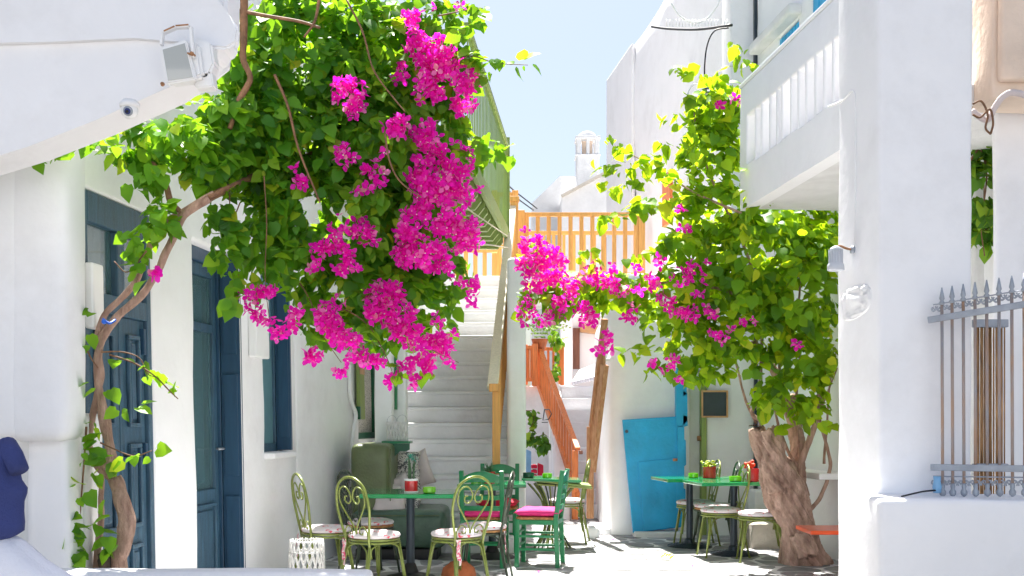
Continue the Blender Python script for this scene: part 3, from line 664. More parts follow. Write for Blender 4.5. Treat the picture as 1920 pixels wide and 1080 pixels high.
# wall shelf, red table near the tree
bm = B(); a = DW.st(1516, 892); wbox(bm, DW, DW.st(1590, 890)[0], a[0], .80, .86, .002, .28, .008); 
o = link('wall_shelf', bm, 'whitepaint'); tag(o, 'white wall shelf behind the gnarled tree at the pillar edge', 'shelf')
t = thing('side_table', 'low table with a bright red top peeping out from the white pillar', 'table', G(1560, 9.4))
q0, q1 = P(1511, 996, 9.5), P(1640, 996, 9.5)
bm = B(); box(bm, ((q0.x+q1.x)/2, 9.6, .42), (q1.x-q0.x, .5, .035), None, .008); link('tabletop', bm, 'redtop', t)
for sy in (-.16, .16): bm = B(); box(bm, (q1.x-.08, 9.6+sy, .2), (.035, .035, .40), None, .004); link('leg', bm, 'lightwood', t)


# ================================================================== NEAR RIGHT: pillar, sill wall, grille
nh = thing('porch_house', 'white house at the right edge with a thick pillar and a barred window', 'house', (2.4, 6.2, 0))
prot = Matrix.Translation((P(1647, 0, 6).x, 6, 0)) @ Matrix(((1, -.10, 0, 0), (0, 1, 0, 0), (0, 0, 1, 0), (0, 0, 0, 1)))
bm = B(); rbox(bm, (0, 0, -.1), (P(1825, 0, 6).x-P(1647, 0, 6).x, .56, 4.8), .028, .14, .010, prot); link('pillar', bm, 'white', nh, True)
bm = B(); rbox(bm, (P(1645, 0, 5.62).x, 5.6, -.1), (3.6, 6.02, P(0, 936, 5.6).z), .03, .14, .012); link('sill_wall', bm, 'white', nh, True)
bm = B(); rbox(bm, (0, 0, .4), (.9, .55, P(0, 168, 6.7).z), .05, .16, .012, Matrix(((1, .46, 0, P(1860, 0, 6.7).x), (0, 1, 0, 6.7), (0, 0, 1, 0), (0, 0, 0, 1)))); link('pier', bm, 'white', nh, True)
bm = B(); rbox(bm, (P(1826, 0, 6.6).x, 6.35, P(0, 190, 6.4).z), (3.6, 6.66, 4.8), .02, .16, .012); link('lintel', bm, 'peach', nh, True)
bm = B(); rbox(bm, (P(1876, 0, 6.3).x, 6.28, P(0, 150, 6.3).z), (3.6, 6.35, 4.8), .02, .16, .012); link('lintel', bm, 'peach', nh, True)
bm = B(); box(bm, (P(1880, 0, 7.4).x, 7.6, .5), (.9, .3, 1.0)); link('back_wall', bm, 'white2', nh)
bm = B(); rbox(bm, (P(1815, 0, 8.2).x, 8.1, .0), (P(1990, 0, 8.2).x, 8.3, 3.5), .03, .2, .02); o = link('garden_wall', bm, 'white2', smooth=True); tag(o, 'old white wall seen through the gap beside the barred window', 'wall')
# bent pipe on the column
pts = smoothcurve([P(1822, 208, 6.2), P(1850, 225, 6.2), P(1866, 200, 6.2), P(1882, 180, 6.18), P(1905, 174, 6.15), P(1960, 190, 6.1)])
bm = B(); tube(bm, pts, .018); o = link('pipe', bm, 'linen', smooth=True); tag(o, 'pale pipe arching over the column beside the pillar', 'pipe')
for nm, pts in (('cable', [(1824, 195), (1840, 190), (1852, 215), (1848, 240), (1858, 252)]), ('cable', [(1824, 215), (1838, 220), (1856, 205), (1862, 230), (1858, 250)])):
    bm = B(); tube(bm, smoothcurve([P(x, y, 6.16) for x, y in pts]), .006, 6); o = link('cable', bm, 'twig', smooth=True)
    tag(o, ('dark cable looping beneath the pale arched pipe' if pts[0][1] == 195 else 'lower cable crossing toward the pale arched pipe'), 'cable')
# bamboo blind
bl = thing('bamboo_blind', 'rolled brown bamboo blind standing behind the iron grille', 'blind', P(1855, 925, 6.45))
x0, x1 = P(1826, 0, 6.45).x, P(1884, 0, 6.45).x; zb_, zt_ = P(0, 935, 6.45).z, P(0, 610, 6.45).z
for k in range(22):
    x = x0+(x1-x0)*(k+.5)/22; bm = B(); y = 6.45+random.uniform(-.008, .008)
    tube(bm, [(x+random.uniform(-.002, .002), y, zb_), (x, y, (zb_+zt_)/2), (x+random.uniform(-.002, .002), y, zt_-random.uniform(0, .02))], (x1-x0)/44*1.02, 6); link('cane', bm, 'bamboo', bl, True)
for z in (zt_+.01, zb_+.18): bm = B(); box(bm, ((x0+x1)/2, 6.44, z), (x1-x0+.02, .04, .045), None, .004); link('frame_bar', bm, 'iron', bl)
# iron grille
gr = thing('window_grille', 'grey wrought iron grille with spear tips and scroll bands on the right', 'grille', P(1745, 935, 5.85))
def GY(px): return 5.9+(px-1742)/(1925-1742)*(5.64-5.9)
def gp(px, py): return P(px, py, GY(px))
def topy(px): return 600+(px-1742)*(570-600)/183.
def boty(px): return 876+(px-1742)*3/183.
bm = B(); beam(bm, gp(1740, topy(1740)), gp(1980, topy(1980)), .02, .034, bev=.003); link('top_rail', bm, 'iron', gr)
bm = B(); beam(bm, gp(1745, boty(1745)), gp(1980, boty(1980)), .02, .034, bev=.003); link('bottom_rail', bm, 'iron', gr)
bars = [1766, 1785, 1806, 1828, 1850, 1873, 1897, 1920, 1944]
for i, px in enumerate(bars):
    a = gp(px+1.5, 918); b = gp(px, topy(px)-32); bm = B(); tube(bm, [a, a.lerp(b, .5), b], .0085, 8); link('bar', bm, 'rust', gr, True)
    c = gp(px, topy(px)-24); bm = B(); h = .1
    lathe(bm, [(.012, 0), (.016, .012), (.0085, .022), (.0145, .034), (.011, .052), (.003, .092)], c, 8); link('spearhead', bm, 'iron', gr, True)
    c = gp(px+1.5, 924); bm = B(); lathe(bm, [(.004, -.02), (.016, -.01), (.018, .006), (.010, .02), (.013, .035), (.008, .05)], c, 10); link('finial', bm, 'iron', gr, True)
def spiral(cen, r0, r1, a0, a1, n=22):
    return [(cen[0]+(r0+(r1-r0)*k/n)*math.cos(a0+(a1-a0)*k/n), cen[1]+(r0+(r1-r0)*k/n)*math.sin(a0+(a1-a0)*k/n)) for k in range(n+1)]
prev = 1745
for i, px in enumerate(bars):
    w = px-prev; mid = (px+prev)/2
    for yy, sc in ((topy(mid)-17, 1), (904, -1)):
        bm = B()
        for s_ in (-1, 1):
            pts = [(mid+s_*(q[0])*w, yy+sc*q[1]*w) for q in spiral((.24, 0), .20, .06, -PI*.5, PI*1.6)]
            tube(bm, [gp(x, y) for x, y in pts], .0045, 6)
            pts = [(mid+s_*(q[0])*w, yy+sc*q[1]*w) for q in spiral((.24, -.12), .22, .2, PI*.5, PI*1.3, 10)]
            tube(bm, [gp(x, y) for x, y in pts], .0045, 6)
        link('scroll', bm, 'iron', gr, True)
    prev = px
for yy in (568, 895): bm = B(); tube(bm, [gp(1750, topy(1750)-27 if yy == 568 else 893), gp(1975, topy(1975)-27 if yy == 568 else 896)], .004, 6); link('band_rod', bm, 'iron', gr)
bm = B(); tube(bm, smoothcurve([P(1690, 931, 5.75), P(1715, 925, 5.7), P(1735, 921, 5.75), P(1760, 919, 5.8)]), .005, 6); o = link('cable', bm, 'black', smooth=True); tag(o, 'short black wire lying on the window sill left of the grille', 'cable')
bm = B(); lathe(bm, [(.02, 0), (.024, .03), (.018, .06), (.02, .085)], P(1757, 924, 5.8), 10); o = link('anchor_bolt', bm, 'ltblue', smooth=True); tag(o, 'small blue grey iron anchor at the grille foot', 'bolt')
# wall lamp on the pillar side + conduit + relief
def pil(px, py):      # point on the left face of the pillar
    ox = P(1647, 0, 6).x; k = (px-960)/F; Y = (ox+.10*6)/(k+.10); return P(px, py, Y)
lm = thing('wall_lamp', 'grey ribbed spotlight on a short arm on the white pillar', 'lamp', pil(1602, 470))
q = pil(1602, 468); 
bm = B(); lathe(bm, [(.022, 0), (.022, .02)], (0, 0, 0), 12); bmesh.ops.rotate(bm, verts=bm.verts, matrix=Matrix.Rotation(-PI/2, 3, 'Y')); bmesh.ops.translate(bm, verts=bm.verts, vec=q); link('mount', bm, 'iron', lm, True)
hd = q+Vector((-.105, -.0, -.045))
bm = B(); tube(bm, smoothcurve([q, q+Vector((-.04, 0, .005)), q+Vector((-.08, 0, .02)), hd+Vector((0, 0, .06))]), .007, 6); link('arm', bm, 'rusty', lm, True)
bm = B(); lathe(bm, [(.012, .065), (.030, .055), (.034, .03), (.038, -.03), (.046, -.04), (.048, -.07), (.04, -.075)], hd, 24); link('lamp_body', bm, 'greyplastic', lm, True)
bm = B()
for k in range(18):
    a = 2*PI*k/18; box(bm, hd+Vector((math.cos(a)*.037, math.sin(a)*.037, .005)), (.006, .006, .08), Matrix.Rotation(a, 3, 'Z'))
link('fins', bm, 'greyplastic', lm)
bm = B(); tube(bm, smoothcurve([pil(1560, 200)+Vector((-.02, 0, 0)), pil(1578, 190), pil(1596, 172), pil(1603, 176), pil(1604, 200), pil(1604, 330), pil(1604, 462)], 5), .007, 6); o = link('conduit', bm, 'whitepaint', smooth=True); tag(o, 'thin white cable conduit running down the pillar to the spotlight', 'conduit')
bm = B(); q = pil(1606, 566)
g = bmesh.ops.create_uvsphere(bm, u_segments=40, v_segments=24, radius=1)
for v in bm.verts:
    p = v.co.copy(); n_ = mn.noise(p*3.5)*.8+mn.noise(p*8)*.6
    su = (abs(p.y)**.6)*(1 if p.y > 0 else -1); sz = (abs(p.z)**.7)*(1 if p.z > 0 else -1)
    y = su*.20; z = sz*.092-.02*su*(p.z < 0); v.co = q+Vector((p.x*.017*(1+n_*1.3)+.006*mn.noise(Vector((y*40, z*40, 3)))-y*.10, y, z))
o = link('plaster_relief', bm, 'white', smooth=True); tag(o, 'lumpy white plaster relief on the pillar under the spotlight', 'relief')

# ================================================================== FAR: tall right house
WW = Wall((4.6-.1238*14.4, 14.4), (-.1238, 1), (-1, 0))
th = thing('tall_house', 'tall windowless white house rising behind the right bougainvillea', 'house', (2.6, 16, 0))
bm = B(); WW.mesh(bm, 0, 7.45, -.1, 8.0, .35, (), step=.3, amp=.04, freq=.5)
for v in bm.verts:
    if v.co.z > 7.3 and v.co.y > 19.3: v.co.z += (7.3-v.co.z)*.0
link('wall', bm, 'white', th, True, autos=50)
bm = B(); wbox(bm, WW, 5.3, 7.46, -.1, 7.98, .0, .07, .03); link('wall', bm, 'white', th)
bm = B(); wbox(bm, WW, 0, 7.45, 7.9, 7.96, -5, -.3); wbox(bm, WW, 7.1, 7.45, 0, 7.9, -5, -.36); link('rear_wall', bm, 'white', th)
bm = B(); wbox(bm, WW, WW.st(1262, 400)[0], WW.st(1247, 400)[0], 4.4, 5.2, .005, .05, .008); link('shutter', bm, 'orange', th)
# cable and lantern in front of the tall house
Yc = 12.6
bm = B(); tube(bm, smoothcurve([P(1222, 50, Yc+2), P(1255, 54, Yc+1.6), P(1310, 55, Yc+.8), P(1372, 47, Yc)]), .016, 6); o = link('cable', bm, 'black', smooth=True); tag(o, 'thick black cable sagging across the tall white house', 'cable')
bm = B(); tube(bm, smoothcurve([P(1366, 52, Yc), P(1340, 58, Yc), P(1326, 85, Yc), P(1321, 128, Yc), P(1323, 165, Yc)]), .009, 6); o = link('cable', bm, 'black', smooth=True); tag(o, 'thin black cable curving down to the hanging lantern', 'cable')
ln = thing('hanging_lantern', 'small grey street lantern among the upper leaves on the right', 'lantern', P(1325, 190, Yc))
c = P(1325, 190, Yc)
bm = B(); lathe(bm, [(.01, .16), (.03, .15), (.05, .12), (.11, .085), (.115, .07)], c, 6); link('cap', bm, 'dmetal', ln)
bm = B(); lathe(bm, [(.055, -.09), (.098, .068)], c, 6); link('glass', bm, 'lampglass', ln)
for k in range(6):
    a = 2*PI*k/6; bm = B(); tube(bm, [c+Vector((.058*math.cos(a), .058*math.sin(a), -.09)), c+Vector((.10*math.cos(a), .10*math.sin(a), .07))], .006, 5); link('bar', bm, 'dmetal', ln)
bm = B(); lathe(bm, [(.02, -.13), (.065, -.10), (.06, -.09)], c, 6); link('base', bm, 'dmetal', ln)
# white wire ornament: arch of light strings
bm = B()
for w_, pts in ((.012, [(1258, 5), (1275, 30), (1300, 42), (1325, 35), (1345, 10), (1352, -10)]), (.01, [(1290, 215), (1290, 175), (1303, 158), (1318, 172), (1322, 215)])):
    tube(bm, smoothcurve([P(x, y, 13.4) for x, y in pts]), w_, 6)
for x in range(1250, 1366, 6): tube(bm, [P(x, 50, 13.3), P(x, 36, 13.3)], .004, 4)
for x in range(1284, 1326, 6): tube(bm, [P(x, 240, 13.4), P(x+1, 200, 13.4)], .005, 4)
o = link('light_garland', bm, 'whitepaint', smooth=True); tag(o, 'white string of festive wire lights looped before the tall house', 'garland')

# ================================================================== FAR: gable house, chimney and back alley
fh = thing('far_house', 'distant white house with a sloping parapet beyond the landing', 'house', G(1100, 27))
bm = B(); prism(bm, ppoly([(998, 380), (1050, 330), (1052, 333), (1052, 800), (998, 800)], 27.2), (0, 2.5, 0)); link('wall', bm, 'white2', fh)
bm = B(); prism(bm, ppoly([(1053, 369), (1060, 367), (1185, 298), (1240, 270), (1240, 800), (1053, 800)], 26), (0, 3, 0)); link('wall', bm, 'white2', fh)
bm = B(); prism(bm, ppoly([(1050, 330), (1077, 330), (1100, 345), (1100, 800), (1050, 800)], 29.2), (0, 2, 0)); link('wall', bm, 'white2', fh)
bm = B(); beam(bm, P(1053, 368, 25.95), P(1200, 289, 25.95), .12, .06); link('coping', bm, 'concrete', fh)
bm = B(); prism(bm, ppoly([(1132, 445), (1146, 445), (1146, 520), (1132, 520)], 25.97), (0, .02, 0)); link('window', bm, 'brown', fh)
ch = thing('chimney', 'white domed chimney with arched openings on the distant house', 'chimney', P(1100, 335, 27.6))
c = P(1101, 355, 27.6); k = 27.6/F
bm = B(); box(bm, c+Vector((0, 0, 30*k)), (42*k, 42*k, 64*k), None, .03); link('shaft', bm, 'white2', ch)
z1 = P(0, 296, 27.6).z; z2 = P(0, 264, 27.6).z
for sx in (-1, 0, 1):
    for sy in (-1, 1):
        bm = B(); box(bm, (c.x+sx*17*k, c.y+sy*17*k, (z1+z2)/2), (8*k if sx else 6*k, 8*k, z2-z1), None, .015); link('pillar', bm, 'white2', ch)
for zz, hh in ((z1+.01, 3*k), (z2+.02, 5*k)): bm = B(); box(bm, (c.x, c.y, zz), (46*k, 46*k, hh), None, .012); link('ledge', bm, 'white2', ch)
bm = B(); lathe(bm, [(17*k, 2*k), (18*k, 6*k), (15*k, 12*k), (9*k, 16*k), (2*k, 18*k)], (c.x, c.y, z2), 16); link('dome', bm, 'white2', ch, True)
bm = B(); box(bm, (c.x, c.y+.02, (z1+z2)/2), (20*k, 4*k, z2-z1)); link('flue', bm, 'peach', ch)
for i, (pts, lab) in enumerate((([(945, 340), (965, 358), (1007, 391)], 'upper black cable between the newel post and the distant house'), ([(948, 352), (970, 372), (1000, 394)], 'lower black cable between the newel post and the distant house'))):
    bm = B(); tube(bm, smoothcurve([P(x, y, 18+i*.3+j*3) for j, (x, y) in enumerate(pts)]), .014, 5); o = link('cable', bm, 'black', smooth=True); tag(o, lab, 'cable')
# back alley building
ah = thing('alley_house', 'white house closing the back alley with a brown door', 'house', G(1090, 21))
bm = B(); rbox(bm, (G(1058, 20.5).x, 20.5, -.1), (3.2, 21.2, 3.3), .05, .5, .02); link('wall', bm, 'white', ah, True)
bm = B(); rbox(bm, (G(1052, 20.2).x, 20.2, 1.7), (G(1074, 20.2).x, 20.49, 3.3), .03, .5, .01); link('pilaster', bm, 'white', ah, True)
bm = B(); prism(bm, ppoly([(1073, 615), (1087, 615), (1087, 692), (1073, 692)], 20.44), (0, .05, 0)); link('door', bm, 'brown', ah)
bm = B(); prism(bm, ppoly([(1088, 608), (1122, 612), (1122, 626), (1088, 622)], 20.3), (0, .2, 0)); link('lintel', bm, 'lightwood', ah)
bm = B(); rbox(bm, (G(930, 21.5).x, 21.5, -.1), (G(1060, 21.5).x, 22, 1.9), .05, .5, .02); link('wall', bm, 'white2', ah, True)
aw = thing('awning', 'small white scalloped awning over the alley steps', 'awning', P(1095, 700, 18.6))
bm = B(); A0, A1, A2, A3 = P(1072, 716, 18.2), P(1116, 706, 18.0), P(1116, 682, 19.2), P(1086, 694, 19.2)
prism(bm, [A0, A1, A2, A3], (0, 0, -.03)); link('canopy', bm, 'whitecloth', aw)
for k in range(9):
    q = A0.lerp(A1, (k+.5)/9); bm = B(); lathe(bm, [(.002, -.06), (.022, -.045), (.024, 0)], q, 8); link('scallop', bm, 'whitecloth', aw)
# alley stairs
al = thing('stairs', 'narrow white alley steps between the two red wooden railings', 'stairs', G(1090, 15.6))
for k in range(10):
    y0 = 15.5+.3*k; z = .19*(k+1); bm = B(); rbox(bm, (.80-.0*k, y0, -.05), (1.75, y0+.34, z), .015, .3, .006); link('step', bm, 'step', al, True)
bm = B(); rbox(bm, (.2, 18.4, -.05), (1.75, 20.2, 1.92), .02, .4, .006); link('landing', bm, 'step', al, True)
bm = B(); prism(bm, [Vector((.60, 15.3, -.05)), Vector((.60, 15.3, .3)), Vector((.60, 18.4, 2.0)), Vector((.60, 18.4, -.05))], (.19, 0, 0)); bmesh.ops.bevel(bm, geom=bm.edges[:], offset=.03, segments=2, affect='EDGES'); link('stair_wall', bm, 'white', al)
def sloped(name, label, T0, T1, drop, n, m, pw=.045, post=None):
    t = thing(name, label, 'railing', (T0.x, T0.y, T0.z-drop)); d = T1-T0
    bm = B(); beam(bm, T0, T1, .07, .05, bev=.006); link('top_rail', bm, m, t)
    bm = B(); beam(bm, T0+Vector((0, 0, -drop)), T1+Vector((0, 0, -drop)), .06, .10, bev=.006); link('bottom_rail', bm, m, t)
    for k in range(n):
        q = T0+d*((k+.5)/n); bm = B(); box(bm, q+Vector((0, 0, -drop/2)), (pw, pw, drop-.06), None, .004); link('baluster', bm, m, t)
    return t
t = sloped('stair_railing', 'red orange wooden railing on the left of the alley steps', P(1083, 842, 15.25), P(1008, 642, 18.5), .64, 16, 'orange', .035)
q = P(1078, 845, 15.3); bm = B(); box(bm, (q.x, q.y, q.z/2), (.085, .085, q.z), None, .006); link('post', bm, 'orange', t)
q = P(1089, 848, 15.2); bm = B(); box(bm, q, (.05, .08, .05), None, .006); link('rail_end', bm, 'brown', t)
q = P(1006, 690, 18.5); bm = B(); box(bm, q, (.1, .1, .95), None, .006); link('post', bm, 'orange', t)
T0, T1 = P(1110, 800, 13.02), P(1134, 598, 12.72)
t = sloped('stair_railing', 'weathered peeling wooden railing on the right of the alley steps', T0, T1, .52, 10, 'oldwood', .032)
bm = B(); a = P(1107, 800, 13.06); b = P(1106, 972, 13.06); box(bm, (a+b)/2, (.08, .08, a.z-b.z), None, .006); link('post', bm, 'oldwood', t)
bl_ = balustrade('balustrade', 'small red railing at the top of the alley steps beneath the fern', P(984, 0, 18.6), P(1052, 0, 18.9), P(0, 651, 18.8).z, 1.95, 7, 'orange', .04)
balustrade('balustrade', 'red slatted railing left of the alley landing, half hidden by the stair wall', P(975, 0, 18.2), P(1003, 0, 18.2), P(0, 648, 18.2).z, 1.92, 6, 'orange', .035)
bm = B(); pts = [P(1020, 768, 15.2), P(1030, 768, 15.2), P(1034, 776, 15.2), P(1029, 786, 15.2), P(1018, 788, 15.2), P(1021, 768, 15.2)]
tube(bm, pts, .008, 5); tube(bm, [P(1016, 792, 15.2), P(1027, 792, 15.25)], .006, 5); o = link('wall_bracket', bm, 'dmetal'); tag(o, 'small dark D-shaped wire bracket on the alley wall', 'bracket')
# things deep in the passage
for (x0, x1, y0, y1, m, nm, lab, cat, Y) in ((986, 996, 842, 985, 'ltblue', 'blue_door', 'pale blue door edge deep in the passage', 'door', 18.0), (1008, 1019, 868, 985, 'red', 'red_banner', 'tall narrow red cloth in the passage left of the alley steps', 'banner', 17.5)):
    bm = B(); prism(bm, ppoly([(x0, y0), (x1, y0+4), (x1, y1), (x0, y1)], Y), (0, .06, 0)); bmesh.ops.bevel(bm, geom=bm.edges[:], offset=.01, segments=1, affect='EDGES'); o = link(nm, bm, m); tag(o, lab, cat)
t = thing('red_crate', 'small red and white crate in the passage behind the stacked tables', 'crate', P(1001, 900, 17.6))
a, b = P(996, 897, 17.6), P(1007, 870, 17.6)
for k in range(3):
    z = a.z+(b.z-a.z)*(k+.5)/3; bm = B(); box(bm, ((a.x+b.x)/2, 17.6, z), (b.x-a.x, .25, .055), None, .006); link('slat', bm, 'red', t)
for x in (a.x+.01, b.x-.01): bm = B(); box(bm, (x, 17.6, (a.z+b.z)/2), (.018, .22, b.z-a.z), None, .003); link('post', bm, 'whitepaint', t)
bm = B(); rbox(bm, (.12, 16.5, -.1), (.60, 17.2, .5), .05, .3, .02); o = link('alley_ledge', bm, 'white', smooth=True); tag(o, 'white ledge in the passage under the landing', 'ledge')

# unseen house added behind the viewer to bounce warm sunlight into the street
pz = thing('added_fill_house', 'unseen white house with blue shutters, added behind the viewer to bounce sunlight', 'house', (0, -8, 0))
PZ = Wall((7.5, -7.5), (-1, 0), (0, 1)); op = [(2.2, 3.2, 0, 2.2), (5, 6, 1, 2.3), (8, 9.1, 0, 2.3), (11, 12, 1, 2.3), (2.3, 3.2, 3.9, 5.1), (5, 6, 3.9, 5.1), (8, 9, 3.9, 5.1), (11, 12, 3.9, 5.1)]
bm = B(); PZ.mesh(bm, 0, 15, 0, 6.8, .4, op, step=.5); link('wall', bm, 'white', pz, True, autos=50)
for o_ in op: bm = B(); wbox(bm, PZ, o_[0]+.01, o_[1]-.01, o_[2]+.01, o_[3]-.01, -.2, -.14, .01); link('shutter', bm, 'cyan', pz)
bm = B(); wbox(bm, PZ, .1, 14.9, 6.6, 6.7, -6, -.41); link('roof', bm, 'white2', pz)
# ================================================================== FURNITURE
def bp(x, z): return Vector((x, -.175-.17*(z-.45), z))
def bistro(metal, edge, dark):
    t = thing('cafe_chair', 'x', 'chair')
    bm = B(); lathe(bm, [(.185, .425), (.20, .432), (.20, .442), (.18, .448)], seg=28); link('seat', bm, edge, t, True, autos=40)
    bm = B(); lathe(bm, [(.17, .447), (.198, .452), (.205, .466), (.195, .482), (.15, .494), (.06, .498)], seg=28); link('cushion', bm, 'floral', t, True)
    bm = B(); tube(bm, [(.195*math.cos(a*PI/14), .195*math.sin(a*PI/14), .415) for a in range(28)], .009, 8, closed=True); link('seat_ring', bm, metal, t, True)
    hoop = smoothcurve([bp(-.135, .30), bp(-.135, .44), bp(-.165, .56), bp(-.188, .70), bp(-.158, .84), bp(-.085, .905), bp(0, .925), bp(.085, .905), bp(.158, .84), bp(.188, .70), bp(.165, .56), bp(.135, .44), bp(.135, .30)], 6)
    bm = B(); tube(bm, hoop, .0105, 8); link('back_hoop', bm, metal, t, True)
    for s in (-1, 1):
        pts = [(0, .45), (.018, .54), (.09, .64), (.145, .73), (.135, .82), (.075, .85), (.022, .81), (.012, .755), (.045, .72), (.082, .74), (.078, .775), (.055, .775)]
        bm = B(); tube(bm, smoothcurve([bp(s*x, z) for x, z in pts], 5), .0065, 7); link('back_scroll', bm, metal, t, True)
        pts = [(.128, .45), (.125, .51), (.09, .545), (.05, .53), (.04, .495), (.065, .48), (.08, .50)]
        bm = B(); tube(bm, smoothcurve([bp(s*x, z) for x, z in pts], 5), .0055, 6); link('back_curl', bm, metal, t, True)
    L = [(.13, .14, .17, .20), (-.13, .14, -.17, .20), (-.13, -.16, -.165, -.24), (.13, -.16, .165, -.24)]
    for x, y, x2, y2 in L:
        bm = B(); tube(bm, [(x, y, .415), ((x+x2)/2, (y+y2)/2, .21), (x2, y2, .0)], [.0105, .0105, .010], 8)
        lathe(bm, [(.014, 0), (.015, .012), (.011, .02)], (x2, y2, 0), 8); link('leg', bm, metal, t, True)
    for i in range(4):
        a, b = L[i], L[(i+1) % 4]
        for p, q in ((a, b), (b, a)):
            f = .42; m = Vector(((p[0]*.56+q[0]*.44), (p[1]*.56+q[1]*.44), .412))
            lo = Vector((p[0]+(p[2]-p[0])*f*1.6, p[1]+(p[3]-p[1])*f*1.6, .415*(1-f*1.6)))
            mi = Vector((p[0]+(p[2]-p[0])*.25, p[1]+(p[3]-p[1])*.25, .33)); d = (Vector((q[0], q[1], 0))-Vector((p[0], p[1], 0))).normalized()
            bm = B(); tube(bm, smoothcurve([lo+d*.014, mi+d*.02, mi+d*.05+Vector((0, 0, .055)), m], 5), .0065, 6); link('leg_brace', bm, metal, t, True)
    bm = B()
    for dx, L_ in ((-.008, .16), (.01, .20)):
        ps = [Vector((-.125+dx, -.20, .44-L_*k/5)) + Vector((.006*math.sin(k*1.7+dx*99), -.01*k/5, 0)) for k in range(6)]
        vs = [(bm.verts.new(p+Vector((-.010, .003*(-1)**i, 0))), bm.verts.new(p+Vector((.010, -.003*(-1)**i, 0)))) for i, p in enumerate(ps)]
        for i in range(5): bm.faces.new((vs[i][0], vs[i][1], vs[i+1][1], vs[i+1][0]))
    link('ribbon', bm, 'ribbon', t)
    return t
def chairat(proto, used, px, Y, rz, label, group): return place(proto, used, G(px, Y), R(rz), label, group)
oc = bistro('olive', 'olive', 0); dc = bistro('dolive', 'rush', 1)
g1, g2 = 'wrought iron chairs round the left cafe table', 'wrought iron chairs at the right cafe tables'
chairat(oc, 0, 702, 8.75, -42, 'olive wire chair with rose cushion before the left end of the foreground table', g1)
chairat(oc, 1, 612, 9.2, -62, 'olive wire chair standing behind the white basket, leftmost of all', g1)
chairat(dc, 0, 695, 9.85, -55, 'dark iron scroll back chair against the wall left of the leather bench', g1)
chairat(oc, 1, 856, 8.85, 38, 'olive wire chair at the front right corner of the left foreground table', g1)
chairat(dc, 1, 905, 9.45, 84, 'dark wire chair seen edge on in front of the green ladder back chair', g1)
chairat(oc, 1, 1303, 12.2, 92, 'olive wire chair at the far right table, closest to the blue door', g2)
chairat(dc, 1, 1338, 11.75, 88, 'dark iron chair between the two right green tables', g2)
chairat(oc, 1, 1352, 11.15, 96, 'olive wire chair in front of the dark iron one at the right tables', g2)
chairat(oc, 1, 1424, 10.75, 84, 'olive wire chair half hidden by the gnarled trunk', g2)
chairat(oc, 1, 1062, 12.45, 80, 'olive wire chair standing behind the stacked tables', 'wrought iron chairs by the stacked tables')

def taverna(cush):
    t = thing('ladder_back_chair', 'x', 'chair')
    for s in (-1, 1):
        bm = B(); pts = [(s*.185, -.19, 0), (s*.185, -.17, .45), (s*.185, -.235, .90)]
        a, b, c = map(Vector, pts); beam(bm, a, b, .042, .042, up=Vector((0, 1, 0)), bev=.005); beam(bm, b+Vector((0, 0, -.01)), c, .042, .042, up=Vector((0, 1, 0)), bev=.005); link('leg', bm, 'green', t)
        bm = B(); beam(bm, (s*.185, .19, 0), (s*.185, .185, .45), .042, .042, up=Vector((0, 1, 0)), bev=.005); link('leg', bm, 'green', t)
        for z in (.17, .29): bm = B(); beam(bm, (s*.185, -.17, z), (s*.185, .18, z), .018, .024, bev=.004); link('stretcher', bm, 'green', t)
        bm = B(); beam(bm, (s*.185, -.16, .42), (s*.185, .17, .42), .03, .045, bev=.005); link('seat_rail', bm, 'green', t)
    for y, zz in ((.186, (.20, .32)), (-.176, (.22, ))):
        for z in zz: bm = B(); beam(bm, (-.17, y, z), (.17, y, z), .024, .02, bev=.004); link('stretcher', bm, 'green', t)
        bm = B(); beam(bm, (-.165, y, .42), (.165, y, .42), .03, .045, bev=.005); link('seat_rail', bm, 'green', t)
    def by(z): return -.17-.065*(z-.45)/.45
    for z, h in ((.53, .045), (.63, .04), (.72, .04)):
        bm = B(); y = by(z)
        prism(bm, [Vector((x, y-.014-.012*(1-(x/.165)**2), z)) for x in (-.165, -.08, 0, .08, .165)]+[Vector((x, y+.003-.012*(1-(x/.165)**2), z)) for x in (.165, .08, 0, -.08, -.165)], (0, -.005, h)); link('back_slat', bm, 'green', t)
    bm = B(); n = 12; top = []; 
    for i in range(n+1):
        x = -.165+.33*i/n; top.append(Vector((x, by(.84)-.012*(1-(x/.165)**2), .825+.05*(1-(x/.165)**2)+.02)))
    bot = [Vector((p.x, p.y+.005, .785+.012*(1-(p.x/.165)**2))) for p in top[::-1]]
    prism(bm, top+bot, (0, -.02, 0)); link('top_rail', bm, 'green', t)
    bm = B(); rbox(bm, (-.195, -.16, .435), (.195, .20, .468), .014, .06, 0); link('seat', bm, 'rush', t, True)
    bm = B(); pillow(bm, (0, .01, .505), .43, .42, .085); link('cushion', bm, cush, t, True)
    return t
tc = taverna('pink'); tr_ = taverna('red')
gg = 'green wooden ladder back chairs with cushions'
place(tc, 0, G(909, 10.45), R(-6), 'green ladder back chair with pink cushion turned away from the viewer', gg)
place(tc, 1, G(1013, 10.5), R(80), 'green ladder back chair with bright pink cushion seen from the side, alone on the right', gg)
place(tr_, 0, G(934, 11.65), R(176), 'green ladder back chair with red cushion facing the viewer behind the middle table', gg)

